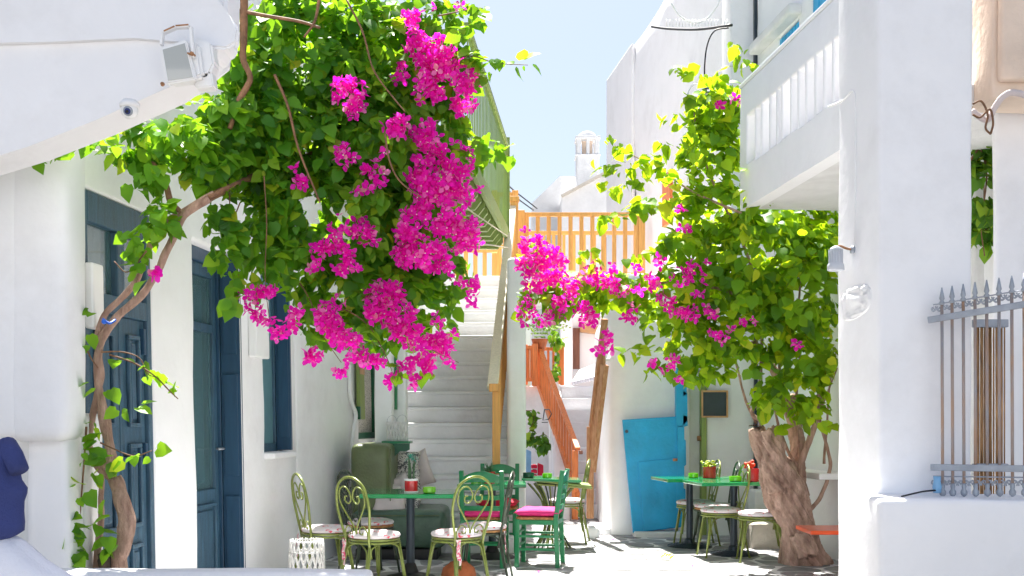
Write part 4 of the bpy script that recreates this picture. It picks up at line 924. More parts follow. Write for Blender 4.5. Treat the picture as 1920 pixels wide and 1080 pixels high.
def table(label, cx, cy, w, d, rz=0, base='black', rings=False, cut=.0, pole=(0, 0), zt=.75):
    t = thing('cafe_table', label, 'table', (cx, cy, 0), R(rz), 'green topped pedestal tables'); mt = pm(t)
    bm = B(); box(bm, (0, 0, zt-.018), (w, d, .036), None, .007); bm.transform(mt); link('tabletop', bm, 'tabletop', t)
    bm = B(); tube(bm, [(pole[0], pole[1], .03), (pole[0], pole[1], zt-.04)], .036, 16); lathe(bm, [(.12, zt-.045), (.12, zt-.038)], (pole[0], pole[1], 0), 16); bm.transform(mt); link('pole', bm, 'dmetal', t, True, autos=40)
    bm = B()
    if rings:
        lathe(bm, [(.24, .0), (.24, .012), (.06, .05), (.05, .09), (.036, .1)], (pole[0], pole[1], 0), 32)
        for r_ in (.09, .12, .15, .18, .21, .235): tube(bm, [(pole[0]+r_*math.cos(a*PI/16), pole[1]+r_*math.sin(a*PI/16), .052-(r_-.06)*.18) for a in range(32)], .006, 6, closed=True)
    else: lathe(bm, [(.23, .0), (.23, .012), (.20, .03), (.07, .06), (.045, .13), (.036, .14)], (pole[0], pole[1], 0), 32)
    bm.transform(mt); link('base', bm, base, t, True, autos=40)
    return t
table('green pedestal table in the left foreground with red tin plant and ashtray', -.87, 9.6, .78, .72)
table('middle green pedestal table between the ladder back chairs', -.195, 11.05, .66, .7)
table('far right green pedestal table with the yellow flowers, nearer the blue door', 1.98, 12.0, .84, .62, 9, 'dmetal', True, pole=(-.08, 0))
table('front right green pedestal table beside the gnarled trunk', 2.2, 11.3, .80, .62, 9, 'dmetal', True, pole=(.04, 0))
# stacked tables with bundled rods
t = thing('stacked_tables', 'stack of green tabletops resting on a sheaf of bent metal legs', 'table stack', G(1036, 11.9))
c = G(1036, 11.9)
bm = B(); box(bm, c+Vector((-.02, 0, .735)), (.62, .55, .028), Matrix.Rotation(R(2), 3, 'Y'), .006); link('tabletop', bm, 'tabletop', t)
bm = B(); box(bm, c+Vector((.10, .02, .70)), (.60, .5, .022), Matrix.Rotation(R(6), 3, 'Y'), .005); link('tabletop', bm, 'balgreen', t)
bm = B(); box(bm, c+Vector((.12, .05, .67)), (.58, .5, .02), Matrix.Rotation(R(4), 3, 'Y'), .005); link('tabletop', bm, 'olive', t)
for k in range(20):
    a = 2*PI*k/20+.1; r0 = .27 if k % 2 else .2; w_ = .055+.02*(k % 3)
    bm = B(); tube(bm, smoothcurve([c+Vector((r0*math.cos(a), r0*.8*math.sin(a), .69)), c+Vector((r0*.55*math.cos(a), r0*.5*math.sin(a), .55)), c+Vector((w_*math.cos(a), w_*math.sin(a), .38)), c+Vector((.10*math.cos(a+.2), .10*math.sin(a+.2), .18)), c+Vector((.2*math.cos(a+.2), .2*math.sin(a+.2), .0))], 5), .0085, 6); link('rod', bm, 'olive' if k % 3 else 'dolive', t, True)

# leather bench
s = thing('lounge_bench', 'olive leather bench with a tall rounded backrest under the green window', 'bench', (-1.2, 11.3, 0))
bm = B(); rbox(bm, (-1.58, 10.95, .30), (-1.20, 12.0, 1.13), .07, .1, .008); link('backrest', bm, 'leather', s, True)
bm = B(); rbox(bm, (-1.56, 10.80, .12), (-.64, 11.75, .49), .09, .1, .012); link('seat', bm, 'leather2', s, True)
bm = B(); rbox(bm, (-1.52, 10.86, .0), (-.72, 11.7, .115), .02, .2, 0); link('base', bm, 'black', s, True)
bm = B(); tube(bm, [Vector((-1.19, 10.955+.0*k, .5+.58*k/8)) for k in range(9)], .006, 6); tube(bm, [Vector((-1.5+.8*k/8, 10.80, .44)) for k in range(9)], .005, 6); link('piping', bm, 'leather', s, True)
def cushion(label, mtl, px, py, Y, w, l, h, rx, ry, rz):
    mt = Matrix.Rotation(R(rz), 3, 'Z') @ Matrix.Rotation(R(ry), 3, 'Y') @ Matrix.Rotation(R(rx), 3, 'X')
    bm = B(); pillow(bm, P(px, py, Y), w, l, h, mt.to_4x4()); o = link('cushion', bm, mtl, smooth=True); tag(o, label, 'cushion', 'cushions on the bench and stairs')
cushion('pale pink cushion lying low on the bench below the table edge', 'linen', 730, 946, 11.0, .34, .26, .13, 62, 4, 8)
cushion('pale pointed cushion at the back of the bench, left one behind the table', 'linen', 720, 924, 11.3, .30, .26, .10, 66, 20, -14)
cushion('pale pointed cushion beside the red tin plant, right of its twin', 'linen', 747, 918, 11.4, .30, .28, .10, 60, -28, 10)
cushion('dark printed cushion propped up under the green shelf', 'printed', 760, 870, 11.85, .30, .30, .12, 74, 6, 6)
cushion('printed cushion lower on the bench behind the pale ones', 'printed', 760, 908, 11.65, .34, .28, .12, 70, -8, 0)
cushion('pale grey cushion leaning against the stairs right of the printed ones', 'linen', 787, 880, 12.0, .26, .40, .10, 76, -22, -10)
cushion('small printed cushion edge peeping from behind the table pole', 'printed', 768, 948, 11.1, .22, .2, .10, 66, 12, 14)
# green shelf
sh = thing('wall_shelf', 'dark green bracket shelf holding two white lanterns', 'shelf', P(745, 835, 11.7))
a, b = P(718, 829, 11.6), P(771, 829, 11.6)
bm = B(); box(bm, ((a.x+b.x)/2, 11.62, a.z), (b.x-a.x, .30, .025), None, .004); link('board', bm, 'green', sh)
for x in (733, 757):
    bm = B(); prism(bm, [P(x, 832, 11.5), P(x, 862 if x == 733 else 846, 11.72), P(x, 832, 11.75)], (.03, 0, 0)); link('bracket', bm, 'dgreen', sh)
bm = B(); prism(bm, [P(727, 832, 11.49), P(768, 832, 11.49), P(768, 843, 11.49), P(762, 846, 11.49), P(750, 846, 11.49), P(733, 862, 11.49)], (0, .025, 0)); link('apron', bm, 'dgreen', sh)
def basket(name, label, cat, c, r, h, n=14, handle=False, g=None, flare=.12):
    t = thing(name, label, cat, c, group=g)
    for k, z in enumerate((.03, .22, .78, .97)):
        bm = B(); rr = r*(1+flare*math.sin(z*PI*.9)); tube(bm, [Vector(c)+Vector((rr*math.cos(a*PI/14), rr*math.sin(a*PI/14), z*h)) for a in range(28)], r*.045, 6, closed=True); link('ring', bm, 'wicker', t, True)
    for d in (-1, 1):
        for k in range(n):
            bm = B(); pts = []
            for j in range(7):
                z = j/6; rr = r*(1+flare*math.sin(z*PI*.9)+.02*d); a = 2*PI*k/n+d*z*1.0; pts.append(Vector(c)+Vector((rr*math.cos(a), rr*math.sin(a), z*h)))
            tube(bm, pts, r*(.05 if r > .08 else .13), 5); link('strand', bm, 'wicker', t, True)
    bm = B(); lathe(bm, [(r*.9, 0), (r*.9, h*.04)], c, 20); link('floor', bm, 'wicker', t)
    if handle: bm = B(); tube(bm, [Vector(c)+Vector((r*math.cos(a*PI/10), 0, h+r*1.3*math.sin(a*PI/10))) for a in range(11)], r*.03, 5); link('handle', bm, 'iron', t, True)
    return t
basket('wicker_lantern', 'white wicker lantern basket standing at the wall behind the low parapet', 'lantern', G(575, 8.75), .118, .43, 18, flare=.15)
gl = 'white lanterns on the green shelf'
basket('lantern', 'left of the two small white lanterns on the green shelf', 'lantern', P(735, 827, 11.58), .05, .2, 9, True, gl, .02)
basket('lantern', 'right of the two small white lanterns on the green shelf', 'lantern', P(754, 827, 11.62), .055, .2, 9, True, gl, .02)
# pots and small things on tables
def tin(name, label, c, r, h, m='canred'):
    t = thing(name, label, 'potted plant', c)
    bm = B(); lathe(bm, [(r*.92, 0), (r, .004), (r, h-.006), (r*1.04, h), (r*.9, h), (r*.88, h-.02)], c, 22); link('tin', bm, m, t, True, autos=40)
    bm = B(); lathe(bm, [(r*.5, h-.03), (r*.88, h-.025), (r*.3, h-.015)], c, 14); link('soil', bm, 'soil', t)
    return t
rr_ = random.Random(5)
c = G(771, 9.45, .75); t = tin('potted_plant', 'red tin with a tall stem plant and blue green tuft on the left table', c, .056, .115)
bm = B(); lathe(bm, [(.060, .0), (.062, .012), (.058, .014)], c, 22); lathe(bm, [(.0575, .1), (.0585, .116), (.056, .117)], c, 22); link('rim', bm, 'whitepaint', t, True)
for k in range(9):
    a = rr_.uniform(0, 6.28); r0 = rr_.uniform(.005, .03); hh = rr_.uniform(.14, .24)
    bm = B(); tube(bm, [c+Vector((r0*math.cos(a), r0*math.sin(a), .09)), c+Vector((r0*1.2*math.cos(a), r0*math.sin(a), .09+hh*.5)), c+Vector((r0*1.7*math.cos(a+.3), r0*1.4*math.sin(a), .09+hh))], [.006, .005, .003], 5); link('stem', bm, 'aloe', t, True)
for k in range(46):
    a = rr_.uniform(0, 6.28); el = rr_.uniform(-.3, .9); d = Vector((math.cos(a)*math.cos(el), math.sin(a)*math.cos(el), math.sin(el))); q = c+Vector((0, 0, .29))
    bm = B(); L_ = rr_.uniform(.04, .095); s_ = d.cross(Vector((0, 0, 1))).normalized()*.006
    v = [bm.verts.new(q+d*.005), bm.verts.new(q+d*L_*.6+s_), bm.verts.new(q+d*L_+Vector((0, 0, -.02))), bm.verts.new(q+d*L_*.6-s_)]; bm.faces.new(v); link('leaf', bm, 'teallf', t)
c = G(918, 11.1, .75); t = tin('potted_plant', 'spiky dark succulent in a red and white pot on the middle table', c, .055, .10, 'canred')
bm = B(); lathe(bm, [(.0565, .03), (.058, .05), (.0565, .07)], c, 20); link('band', bm, 'whitepaint', t, True)
for k in range(22):
    a = rr_.uniform(0, 6.28); el = rr_.uniform(.5, 1.45); d = Vector((math.cos(a)*math.cos(el), math.sin(a)*math.cos(el), math.sin(el)))
    bm = B(); tube(bm, [c+Vector((0, 0, .08))+d*.01, c+Vector((0, 0, .08))+d*.06, c+Vector((0, 0, .08))+d*rr_.uniform(.09, .13)], [.007, .006, .001], 5); link('leaf', bm, 'aloe', t, True)
c = G(1330, 11.85, .75); t = tin('potted_plant', 'red tin full of yellow green flowers on the far right table', c, .07, .12)
for k in range(60):
    a = rr_.uniform(0, 6.28); r0 = rr_.uniform(0, .10); q = c+Vector((r0*math.cos(a), r0*math.sin(a), .15+rr_.uniform(-.02, .035)-r0*.1))
    bm = B(); bmesh.ops.create_icosphere(bm, subdivisions=1, radius=rr_.uniform(.012, .02)); bmesh.ops.scale(bm, vec=(1, 1, .6), verts=bm.verts); bmesh.ops.translate(bm, vec=q, verts=bm.verts); link('flower', bm, 'yflower' if k % 4 else 'aloe', t)
c = G(1412, 11.15, .75); t = tin('potted_plant', 'red pot with drooping red orange flower beside the gnarled trunk', c, .06, .13)
for k in range(18):
    a = rr_.uniform(0, 6.28); r0 = rr_.uniform(0, .05); q = c+Vector((-.03+r0*math.cos(a), r0*math.sin(a), .17+rr_.uniform(-.03, .03)))
    bm = B(); bmesh.ops.create_icosphere(bm, subdivisions=1, radius=rr_.uniform(.014, .024)); bmesh.ops.translate(bm, vec=q, verts=bm.verts); link('petal', bm, 'rflower', t)
def ashtray(label, c, m='lime', r=.055):
    bm = B(); lathe(bm, [(r*.85, 0), (r, .006), (r, .045), (r*.96, .05), (r*.8, .048), (r*.75, .012), (r*.3, .01)], c, 22); o = link('ashtray', bm, m, smooth=True, autos=40); tag(o, label, 'ashtray', 'round glass ashtrays')
ashtray('lime green round ashtray on the left foreground table', G(805, 9.4, .751))
ashtray('lime green ashtray left of the succulent on the middle table', G(893, 11.2, .751))
ashtray('lime green ashtray on the stacked tables', G(1026, 11.8, .752), r=.052)
ashtray('dark green bowl on the left end of the stacked tables', G(991, 11.85, .757), 'dgreen', .06)
ashtray('lime green ashtray left of the yellow flowers', G(1300, 11.85, .751), r=.055)
ashtray('lime green ashtray on the front right table', G(1379, 11.2, .751), r=.065)
bm = B(); lathe(bm, [(.07, 0), (.12, .03), (.145, .09), (.13, .15), (.08, .185), (.07, .20), (.06, .19), (.05, .15)], G(860, 9.2), 26)
for v in bm.verts: v.co += v.normal*.0+Vector((.004*mn.noise(v.co*9), 0, .004*mn.noise(v.co*11)))
o = link('terracotta_jar', bm, 'terra', smooth=True); tag(o, 'squat terracotta jar on the paving in front of the left table chairs', 'jar')

# garments at the left edge
def loft(bm, rows, Y, cx, depth, n=36, fold=.02):
    R_ = []
    for i, (py, ex_) in enumerate(rows):
        hw = (ex_-cx)/F*Y; c = P(cx, py, Y); ring = []
        for k in range(n):
            a = 2*PI*k/n; f = 1+fold*math.sin(a*9+i*.25)+.05*mn.noise(Vector((math.cos(a)*2, math.sin(a)*2, i*.3)))*(fold/.02)
            ring.append(bm.verts.new((c.x+hw*f*math.cos(a), c.y+depth*min(1, .35+i*.12)*f*math.sin(a), c.z)))
        R_.append(ring)
    for i in range(len(R_)-1):
        for k in range(n): bm.faces.new((R_[i][k], R_[i][(k+1) % n], R_[i+1][(k+1) % n], R_[i+1][k]))
    bm.faces.new(R_[0][::-1])
sh_ = thing('shirt', 'navy blue short sleeved shirt draped on a stand at the left edge', 'shirt', P(-30, 1000, 4.0))
bm = B(); loft(bm, [(822, -16), (830, 2), (838, 18), (848, 32), (860, 36), (880, 36), (900, 38), (915, 47), (925, 45), (940, 41), (960, 43), (980, 45), (996, 43), (1004, 30), (1010, 20)], 4.0, -60, .11); link('body', bm, 'navy', sh_, True)
bm = B(); tube(bm, [P(8, 842, 4.0), P(26, 858, 3.97), P(36, 882, 3.95)], [.05, .036, .034], 16); link('sleeve', bm, 'navy', sh_, True)
bm = B(); loft(bm, [(1001, 4), (1006, 26), (1015, 40), (1030, 60), (1050, 88), (1075, 128), (1110, 175), (1200, 240)], 4.0, -60, .14, fold=.035); o = link('white_skirt', bm, 'whitecloth', smooth=True); tag(o, 'flaring white cotton skirt under the navy shirt', 'skirt')
bm = B(); tube(bm, [G(-60, 4.0), P(-60, 815, 4.0)], .015, 8); lathe(bm, [(.2, 0), (.2, .02), (.02, .04)], G(-60, 4.0), 20); o = link('clothes_stand', bm, 'iron', smooth=True); tag(o, 'iron stand carrying the navy shirt and the white skirt', 'stand')
# floodlight, junction box and dome camera under the gallery
fl = thing('floodlight', 'white framed halogen floodlight with a rusty bracket under the gallery', 'floodlight', P(335, 105, 4.95))
Yf = 4.92
bm = B(); pr = [(298, 90), (349, 73), (368, 148), (311, 158)]
prism(bm, ppoly(pr, Yf), (0, .03, 0)); bmesh.ops.bevel(bm, geom=bm.edges[:], offset=.006, segments=2, affect='EDGES'); link('lamp_frame', bm, 'whitepaint', fl)
bm = B(); prism(bm, ppoly([(305, 93), (346, 81), (361, 144), (315, 151)], Yf-.004), (0, .004, 0)); link('glass', bm, 'lampglass', fl)
bm = B(); prism(bm, ppoly([(304, 92), (350, 76), (372, 80), (380, 140), (366, 148), (314, 154)], Yf+.031), (0, .09, 0)); bmesh.ops.bevel(bm, geom=bm.edges[:], offset=.012, segments=2, affect='EDGES'); link('housing', bm, 'whitepaint', fl)
bm = B()
for a, b in (((303, 85), (306, 62)), ((306, 62), (330, 52)), ((330, 52), (358, 50)), ((358, 50), (363, 108))): beam(bm, P(*a, Yf+.01), P(*b, Yf+.01), .03, .010)
link('bracket', bm, 'whitepaint', fl)
bm = B()
for a, b in (((308, 59), (328, 50)), ((330, 49), (354, 47)), ((352, 100), (366, 104))): beam(bm, P(*a, Yf), P(*b, Yf), .016, .006)
link('rust_edge', bm, 'rusty', fl)
for x, y in ((360, 101), (305, 158)): bm = B(); lathe(bm, [(.010, 0), (.008, .01)], (0, 0, 0), 8); bmesh.ops.rotate(bm, verts=bm.verts, matrix=Matrix.Rotation(PI/2, 3, 'X')); bmesh.ops.translate(bm, verts=bm.verts, vec=P(x, y, Yf-.01)); link('bolt', bm, 'rusty', fl)
jb = thing('junction_box', 'white box with a small spout fixed behind the floodlight', 'box', P(385, 140, 5.0))
bm = B(); prism(bm, ppoly([(366, 66), (396, 80), (402, 118), (392, 140), (372, 146), (364, 120)], 4.99), (0, .10, 0)); bmesh.ops.bevel(bm, geom=bm.edges[:], offset=.01, segments=2, affect='EDGES'); link('casing', bm, 'whitepaint', jb)
bm = B(); prism(bm, ppoly([(372, 138), (396, 132), (401, 162), (366, 165), (364, 158)], 5.0), (0, .08, 0)); bmesh.ops.bevel(bm, geom=bm.edges[:], offset=.006, segments=2, affect='EDGES'); link('spout', bm, 'whitepaint', jb)
cm = thing('dome_camera', 'small white dome security camera under the gallery beam', 'camera', P(245, 205, 4.98))
c = P(243, 207, 4.98)
bm = B(); g = bmesh.ops.create_uvsphere(bm, u_segments=24, v_segments=16, radius=.038); bmesh.ops.translate(bm, verts=bm.verts, vec=c); link('dome', bm, 'whitepaint', cm, True)
bm = B(); lathe(bm, [(.042, .012), (.044, .03), (.03, .045)], c, 24); link('mount', bm, 'whitepaint', cm, True)
for r_, dd, m in ((.022, .034, 'iron'), (.014, .040, 'navy'), (.008, .043, 'black')):
    bm = B(); lathe(bm, [(r_, 0), (r_*.8, .006)], (0, 0, 0), 16); bmesh.ops.rotate(bm, verts=bm.verts, matrix=Matrix.Rotation(PI/2+.35, 3, 'X')); bmesh.ops.translate(bm, verts=bm.verts, vec=c+Vector((.003, -dd*.9, -dd*.33))); link('lens' if m != 'iron' else 'lens_ring', bm, m, cm, True)
# ================================================================== BOUGAINVILLEA
LV = np.array([(0, 0, 0), (0, .36, -.01), (0, .72, -.05), (0, 1.02, -.16), (-.20, -.07, .03), (-.44, .20, .09), (-.36, .58, .04), (.20, -.07, .03), (.44, .20, .09), (.36, .58, .04)])
LF = [(0, 1, 5, 4), (1, 2, 6, 5), (2, 3, 6), (1, 0, 7, 8), (2, 1, 8, 9), (3, 2, 9)]
def bractmesh(op):
    V = []; Fc = []
    for k in range(3):
        a = 2*PI*k/3; ca, sa = math.cos(a), math.sin(a)
        loc = [(0, .03, 0), (-.40, .45, .30*op+.05), (0, .5, .22*op), (.40, .45, .30*op+.05), (-.25, .85, .50*op), (0, 1.0, .62*op), (.25, .85, .50*op)]
        b = len(V)
        for x, y, z in loc: V.append((x*ca-y*sa, x*sa+y*ca, z))
        Fc += [(b, b+2, b+1), (b, b+3, b+2), (b+1, b+2, b+5, b+4), (b+2, b+3, b+6, b+5)]
    return np.array(V), Fc
FV, FF = bractmesh(.8)
CV = np.array([(-.12, 0, .3), (0, -.12, .3), (.12, 0, .3), (0, .12, .3)]); CF = [(0, 1, 2, 3)]
def batch(name, base, faces, X, Yv, Z, Pp, sc, m, par, kind='stuff', smooth=False):
    n = len(Pp)
    if n == 0: return
    V = (Pp[:, None, :] + sc[:, None, None]*(base[None, :, 0:1]*X[:, None, :]+base[None, :, 1:2]*Yv[:, None, :]+base[None, :, 2:3]*Z[:, None, :])).reshape(-1, 3)
    if par is not None:
        inv = np.array(pm(par).inverted()); V = V @ inv[:3, :3].T + inv[:3, 3]
    nb = len(base); lt = np.array([len(f) for f in faces]); li = np.concatenate([np.array(f) for f in faces])
    LI = (li[None, :]+(np.arange(n)*nb)[:, None]).ravel(); LT = np.tile(lt, n); LS = np.concatenate([[0], np.cumsum(LT)[:-1]])
    me = bpy.data.meshes.new(name); me.vertices.add(len(V)); me.vertices.foreach_set('co', V.ravel()); me.loops.add(len(LI)); me.loops.foreach_set('vertex_index', LI)
    me.polygons.add(len(LT)); me.polygons.foreach_set('loop_start', LS); me.polygons.foreach_set('loop_total', LT); me.update(calc_edges=True)
    if smooth: me.polygons.foreach_set('use_smooth', [True]*len(LT))
    me.materials.append(M[m]); o = bpy.data.objects.new(name, me); COL.objects.link(o); o.parent = par
    if kind: o['kind'] = kind
    return o
def singles(name, meshes, X, Yv, Z, Pp, sc, par):
    inv = pm(par).inverted()
    for i in range(len(Pp)):
        o = bpy.data.objects.new(name, meshes[i % len(meshes)]); COL.objects.link(o); o.parent = par
        m = Matrix(((X[i][0]*sc[i], Yv[i][0]*sc[i], Z[i][0]*sc[i], Pp[i][0]), (X[i][1]*sc[i], Yv[i][1]*sc[i], Z[i][1]*sc[i], Pp[i][1]), (X[i][2]*sc[i], Yv[i][2]*sc[i], Z[i][2]*sc[i], Pp[i][2]), (0, 0, 0, 1)))
        o.matrix_basis = inv @ m
def basemeshes(nm, base, faces, m, k=4, jit=.04, smooth=True):
    out = []
    for i in range(k):
        me = bpy.data.meshes.new(nm); v = base+np.random.uniform(-jit, jit, base.shape)*(np.abs(base).sum(1, keepdims=True) > 0)
        me.from_pydata([tuple(q) for q in v], [], faces); me.materials.append(M[m])
        if smooth: me.polygons.foreach_set('use_smooth', [True]*len(faces))
        out.append(me)
    return out
def nrm(a): return a/np.maximum(np.linalg.norm(a, axis=1, keepdims=True), 1e-6)
def frame(out, Pp, up=.55, droop=.75, rnd=.6, face_cam=.25):
    n = len(Pp)
    Z = nrm(out*.55+np.array([0, -face_cam, up])+np.random.normal(0, rnd, (n, 3)))
    T = np.array([0, 0, -droop])+out*.45+np.random.normal(0, .45, (n, 3)); T = T-Z*(T*Z).sum(1, keepdims=True); T = nrm(T); X = np.cross(T, Z)
    return X, T, Z
def pts_ell(ells, dens, vox=None, shell=.45):
    Pp = []; O = []
    for (px, py, rx, ry, Y, rY, *k) in ells:
        f = k[0] if k else 1
        n = int(rx*ry*PI*dens*f*2.2); u = np.random.normal(size=(n, 3)); u = nrm(u); r = (1-shell)+shell*np.random.rand(n, 1)**.6
        q = u*r; c = np.array(P(px, py, Y)); rad = np.array([rx*Y/F, rY, ry*Y/F]); p = c+q*rad
        keep = np.array([mn.noise(Vector(v)*4.5)+.5*mn.noise(Vector(v)*11) > -.13 for v in p]) if n else np.zeros(0, bool)
        Pp.append(p[keep]); O.append(u[keep])
    return np.concatenate(Pp), np.concatenate(O)
def pts_sprig(sprigs, step, spread):
    Pp = []; O = []
    for (pl, ) in [(s,) for s in sprigs]:
        Y = pl[0]; cur = smoothcurve([P(x, y, Y+(k[0] if k else 0)) for x, y, *k in pl[1:]], 10)
        L = sum((cur[i+1]-cur[i]).length for i in range(len(cur)-1)); n = max(2, int(L/step)); cur_np = np.array([tuple(c) for c in cur])
        for i in range(n):
            t = i/(n-1)*(len(cur)-1); a = int(min(t, len(cur)-2)); p = cur_np[a]+(cur_np[a+1]-cur_np[a])*(t-a)
            d = np.random.normal(0, 1, 3); d /= np.linalg.norm(d); Pp.append(p+d*spread*np.random.rand()); O.append(d)
    return (np.array(Pp), np.array(O)) if Pp else (np.zeros((0, 3)), np.zeros((0, 3)))
def pick(Pp, sc, n=300, cell=8):
    px = 960+F*Pp[:, 0]/Pp[:, 1]; py = HY-F*(Pp[:, 2]-H)/Pp[:, 1]; idx = np.argsort(Pp[:, 1]); seen = {}; vis = []
    for i in idx:
        if not (-5 < px[i] < 1925 and -5 < py[i] < 1085): continue
        key = (int(px[i]//cell), int(py[i]//cell))
        if key in seen: continue
        seen[key] = 1; vis.append(i)
    vis = np.array(vis); s = sc[vis]/Pp[vis, 1]; o = vis[np.argsort(-s)][:n]
    m = np.zeros(len(Pp), bool); m[o] = True; return m
def foliage(par, ells, sprigs, dens, size, m, spread=.05, step=.028, n_single=300, shell=.45, fnm='foliage', **kw):
    A, Oa = pts_ell(ells, dens, shell=shell); Bq, Ob = pts_sprig(sprigs, step, spread); Pp = np.concatenate([A, Bq]); O = np.concatenate([Oa, Ob])
    sc = size*(.38+.92*np.random.rand(len(Pp))**.8); X, T, Z = frame(O, Pp, **kw); k = pick(Pp, sc, n_single)
    ms = basemeshes('leaf', LV, LF, m); singles('leaf', ms, X[k], T[k], Z[k], Pp[k], sc[k], par); k = ~k
    batch(fnm, LV, LF, X[k], T[k], Z[k], Pp[k], sc[k], m, par, smooth=True)
def blossoms(par, ells, size, dens, n_single=300, extra=None):
    Pp = []; O = []
    for (px, py, rx, ry, Y, *k) in ells:
        f = k[0] if k else 1; n = max(3, int(rx*ry*PI*dens*f)); u = nrm(np.random.normal(size=(n, 3))); u[:, 1] = -np.abs(u[:, 1])*.8; r = np.random.rand(n, 1)**.4
        c = np.array(P(px, py, Y)); rY = min(.22, (rx+ry)/2*Y/F*.9); p = c+u*r*np.array([rx*Y/F, rY, ry*Y/F])
        if n > 12:
            keep = np.array([mn.noise(Vector(v)*9+Vector((9, 2, 5))) > -.16 for v in p]); p = p[keep]; u = u[keep]
        Pp.append(p); O.append(u)
    Pp = np.concatenate(Pp); O = np.concatenate(O); n = len(Pp)
    Z = nrm(O*.8+np.array([0, -.35, .1])+np.random.normal(0, .55, (n, 3))); T = nrm(np.cross(Z, np.random.normal(size=(n, 3)))); X = np.cross(T, Z)
    sc = size*np.random.uniform(.6, 1.15, n); k = pick(Pp, sc, n_single)
    ms = basemeshes('flower', FV, FF, 'bract', 4, .05, False); singles('flower', ms, X[k], T[k], Z[k], Pp[k], sc[k], par); k = ~k
    batch('blossoms', FV, FF, X[k], T[k], Z[k], Pp[k], sc[k], 'bract', par)
    q = np.random.rand(n) < .5; batch('florets', CV, CF, X[q], T[q], Z[q], Pp[q], sc[q]*1.0, 'floret', par)
def branchset(par, name, lst, m, Y0, seg=7, disp=.0):
    for (r0, r1, Y, pts) in lst:
        cur = smoothcurve([P(x, y, Y+(k[0] if k else 0)) for x, y, *k in pts], 6); n = len(cur)
        if r0 > .012: cur = [c+Vector((mn.noise(c*9), mn.noise(c*9+Vector((5, 5, 5))), mn.noise(c*9+Vector((9, 1, 3)))))*r0*.35 for c in cur]
        rad = [(r0+(r1-r0)*i/(n-1))*(1+.18*mn.noise(cur[i]*14) if r0 > .012 else 1) for i in range(n)]
        bm = B(); tube(bm, cur, rad, seg); link(name, bm, m, par, True)
# ---------------- left bougainvillea
bl = thing('bougainvillea', 'huge magenta bougainvillea hanging over the alley from the teal door on the left', 'climbing plant', G(225, 6.1))
branchset(bl, 'trunk', [
    (.050, .040, 6.08, [(228, 1100), (222, 1050), (236, 1000), (238, 965), (226, 925), (212, 895)]),
    (.023, .020, 6.08, [(214, 905), (205, 870), (203, 830), (192, 780), (184, 700), (190, 640), (222, 592), (272, 545), (300, 500), (322, 450), (345, 405), (392, 372)]),
    (.020, .016, 6.1, [(212, 900), (180, 872), (168, 840), (170, 790), (182, 740), (190, 700), (182, 640), (196, 592), (238, 548), (266, 505), (280, 462), (306, 420), (350, 392), (400, 362)]),
    (.024, .010, 6.12, [(180, 1090), (184, 1030), (190, 960), (191, 900), (192, 860)]),
    (.020, .012, 6.1, [(216, 870), (207, 830), (204, 790), (190, 740)]),
], 'bark2', 6.1, 12)
bm = B(); rbox(bm, G(192, 6.0)+Vector((-.01, -.05, .3)), P(216, 1030, 6.15), .03, .03, .03, None, 9); link('root_clump', bm, 'soil', bl, True)
branchset(bl, 'branch', [
    (.022, .018, 6.15, [(392, 372), (430, 350, .2), (480, 330, .5), (560, 300, .8), (640, 260, 1)]),
    (.02, .012, 6.1, [(345, 405), (320, 380), (312, 350), (290, 310), (260, 270), (210, 228)]),
    (.015, .01, 6.1, [(352, 395), (375, 378), (410, 360), (450, 340, .2)]),
    (.024, .014, 6.3, [(456, -20), (458, 60), (455, 110), (468, 150), (440, 205), (430, 240)]),
    (.010, .006, 6.3, [(600, -10), (590, 40), (570, 70)]),
    (.012, .008, 6.3, [(448, 20), (500, 30), (560, 40), (600, 52)]),
    (.007, .004, 6.4, [(650, 0), (680, 60), (700, 130), (735, 180), (760, 210)]),
    (.007, .004, 6.4, [(722, 250), (730, 300), (750, 340), (790, 370)]),
    (.010, .006, 6.4, [(515, 140), (540, 200), (560, 280), (600, 380)]),
    (.006, .003, 5.6, [(75, 290), (110, 272), (150, 262), (210, 240, .5)]),
    (.005, .002, 6.0, [(190, 660), (230, 660), (262, 672), (276, 700), (300, 710)]),
    (.006, .003, 6.0, [(205, 665), (250, 680), (290, 705), (320, 735), (334, 748)]),
    (.005, .003, 6.0, [(188, 830), (210, 840), (250, 855), (285, 845)]),
    (.006, .003, 6.0, [(162, 800), (158, 860), (152, 940), (148, 1000), (152, 1070)]),
    (.005, .003, 6.0, [(156, 640), (170, 670), (184, 690)]),
    (.005, .003, 6.0, [(275, 470), (240, 510), (214, 490)]),
    (.004, .002, 6.4, [(430, 330), (432, 420), (440, 500), (446, 480)]),
    (.004, .002, 6.4, [(450, 380), (430, 440), (445, 500), (450, 540)]),
    (.004, .002, 6.4, [(495, 330), (500, 420), (497, 520), (505, 600)]),
    (.005, .002, 6.6, [(540, 500), (580, 560), (600, 620), (640, 680)]),
    (.005, .002, 6.6, [(680, 540), (740, 600), (800, 650), (860, 680)]),
    (.005, .002, 6.6, [(600, 560), (680, 600), (720, 660), (740, 710)]),
    (.005, .002, 6.7, [(820, 120), (880, 105), (930, 118), (990, 122)]),
    (.005, .002, 6.7, [(850, 280), (900, 285), (955, 292)]),
    (.005, .002, 6.7, [(820, 30), (870, 20), (905, 15)]),
], 'twig', 6.3, 6)
bm = B(); tube(bm, smoothcurve([P(193, 598, 5.98), P(205, 606, 5.96), P(216, 600, 6.0)]), .007, 6); bmesh.ops.create_icosphere(bm, subdivisions=2, radius=.014, matrix=Matrix.Translation(P(195, 603, 5.97))); link('tie', bm, 'blue', bl, True)
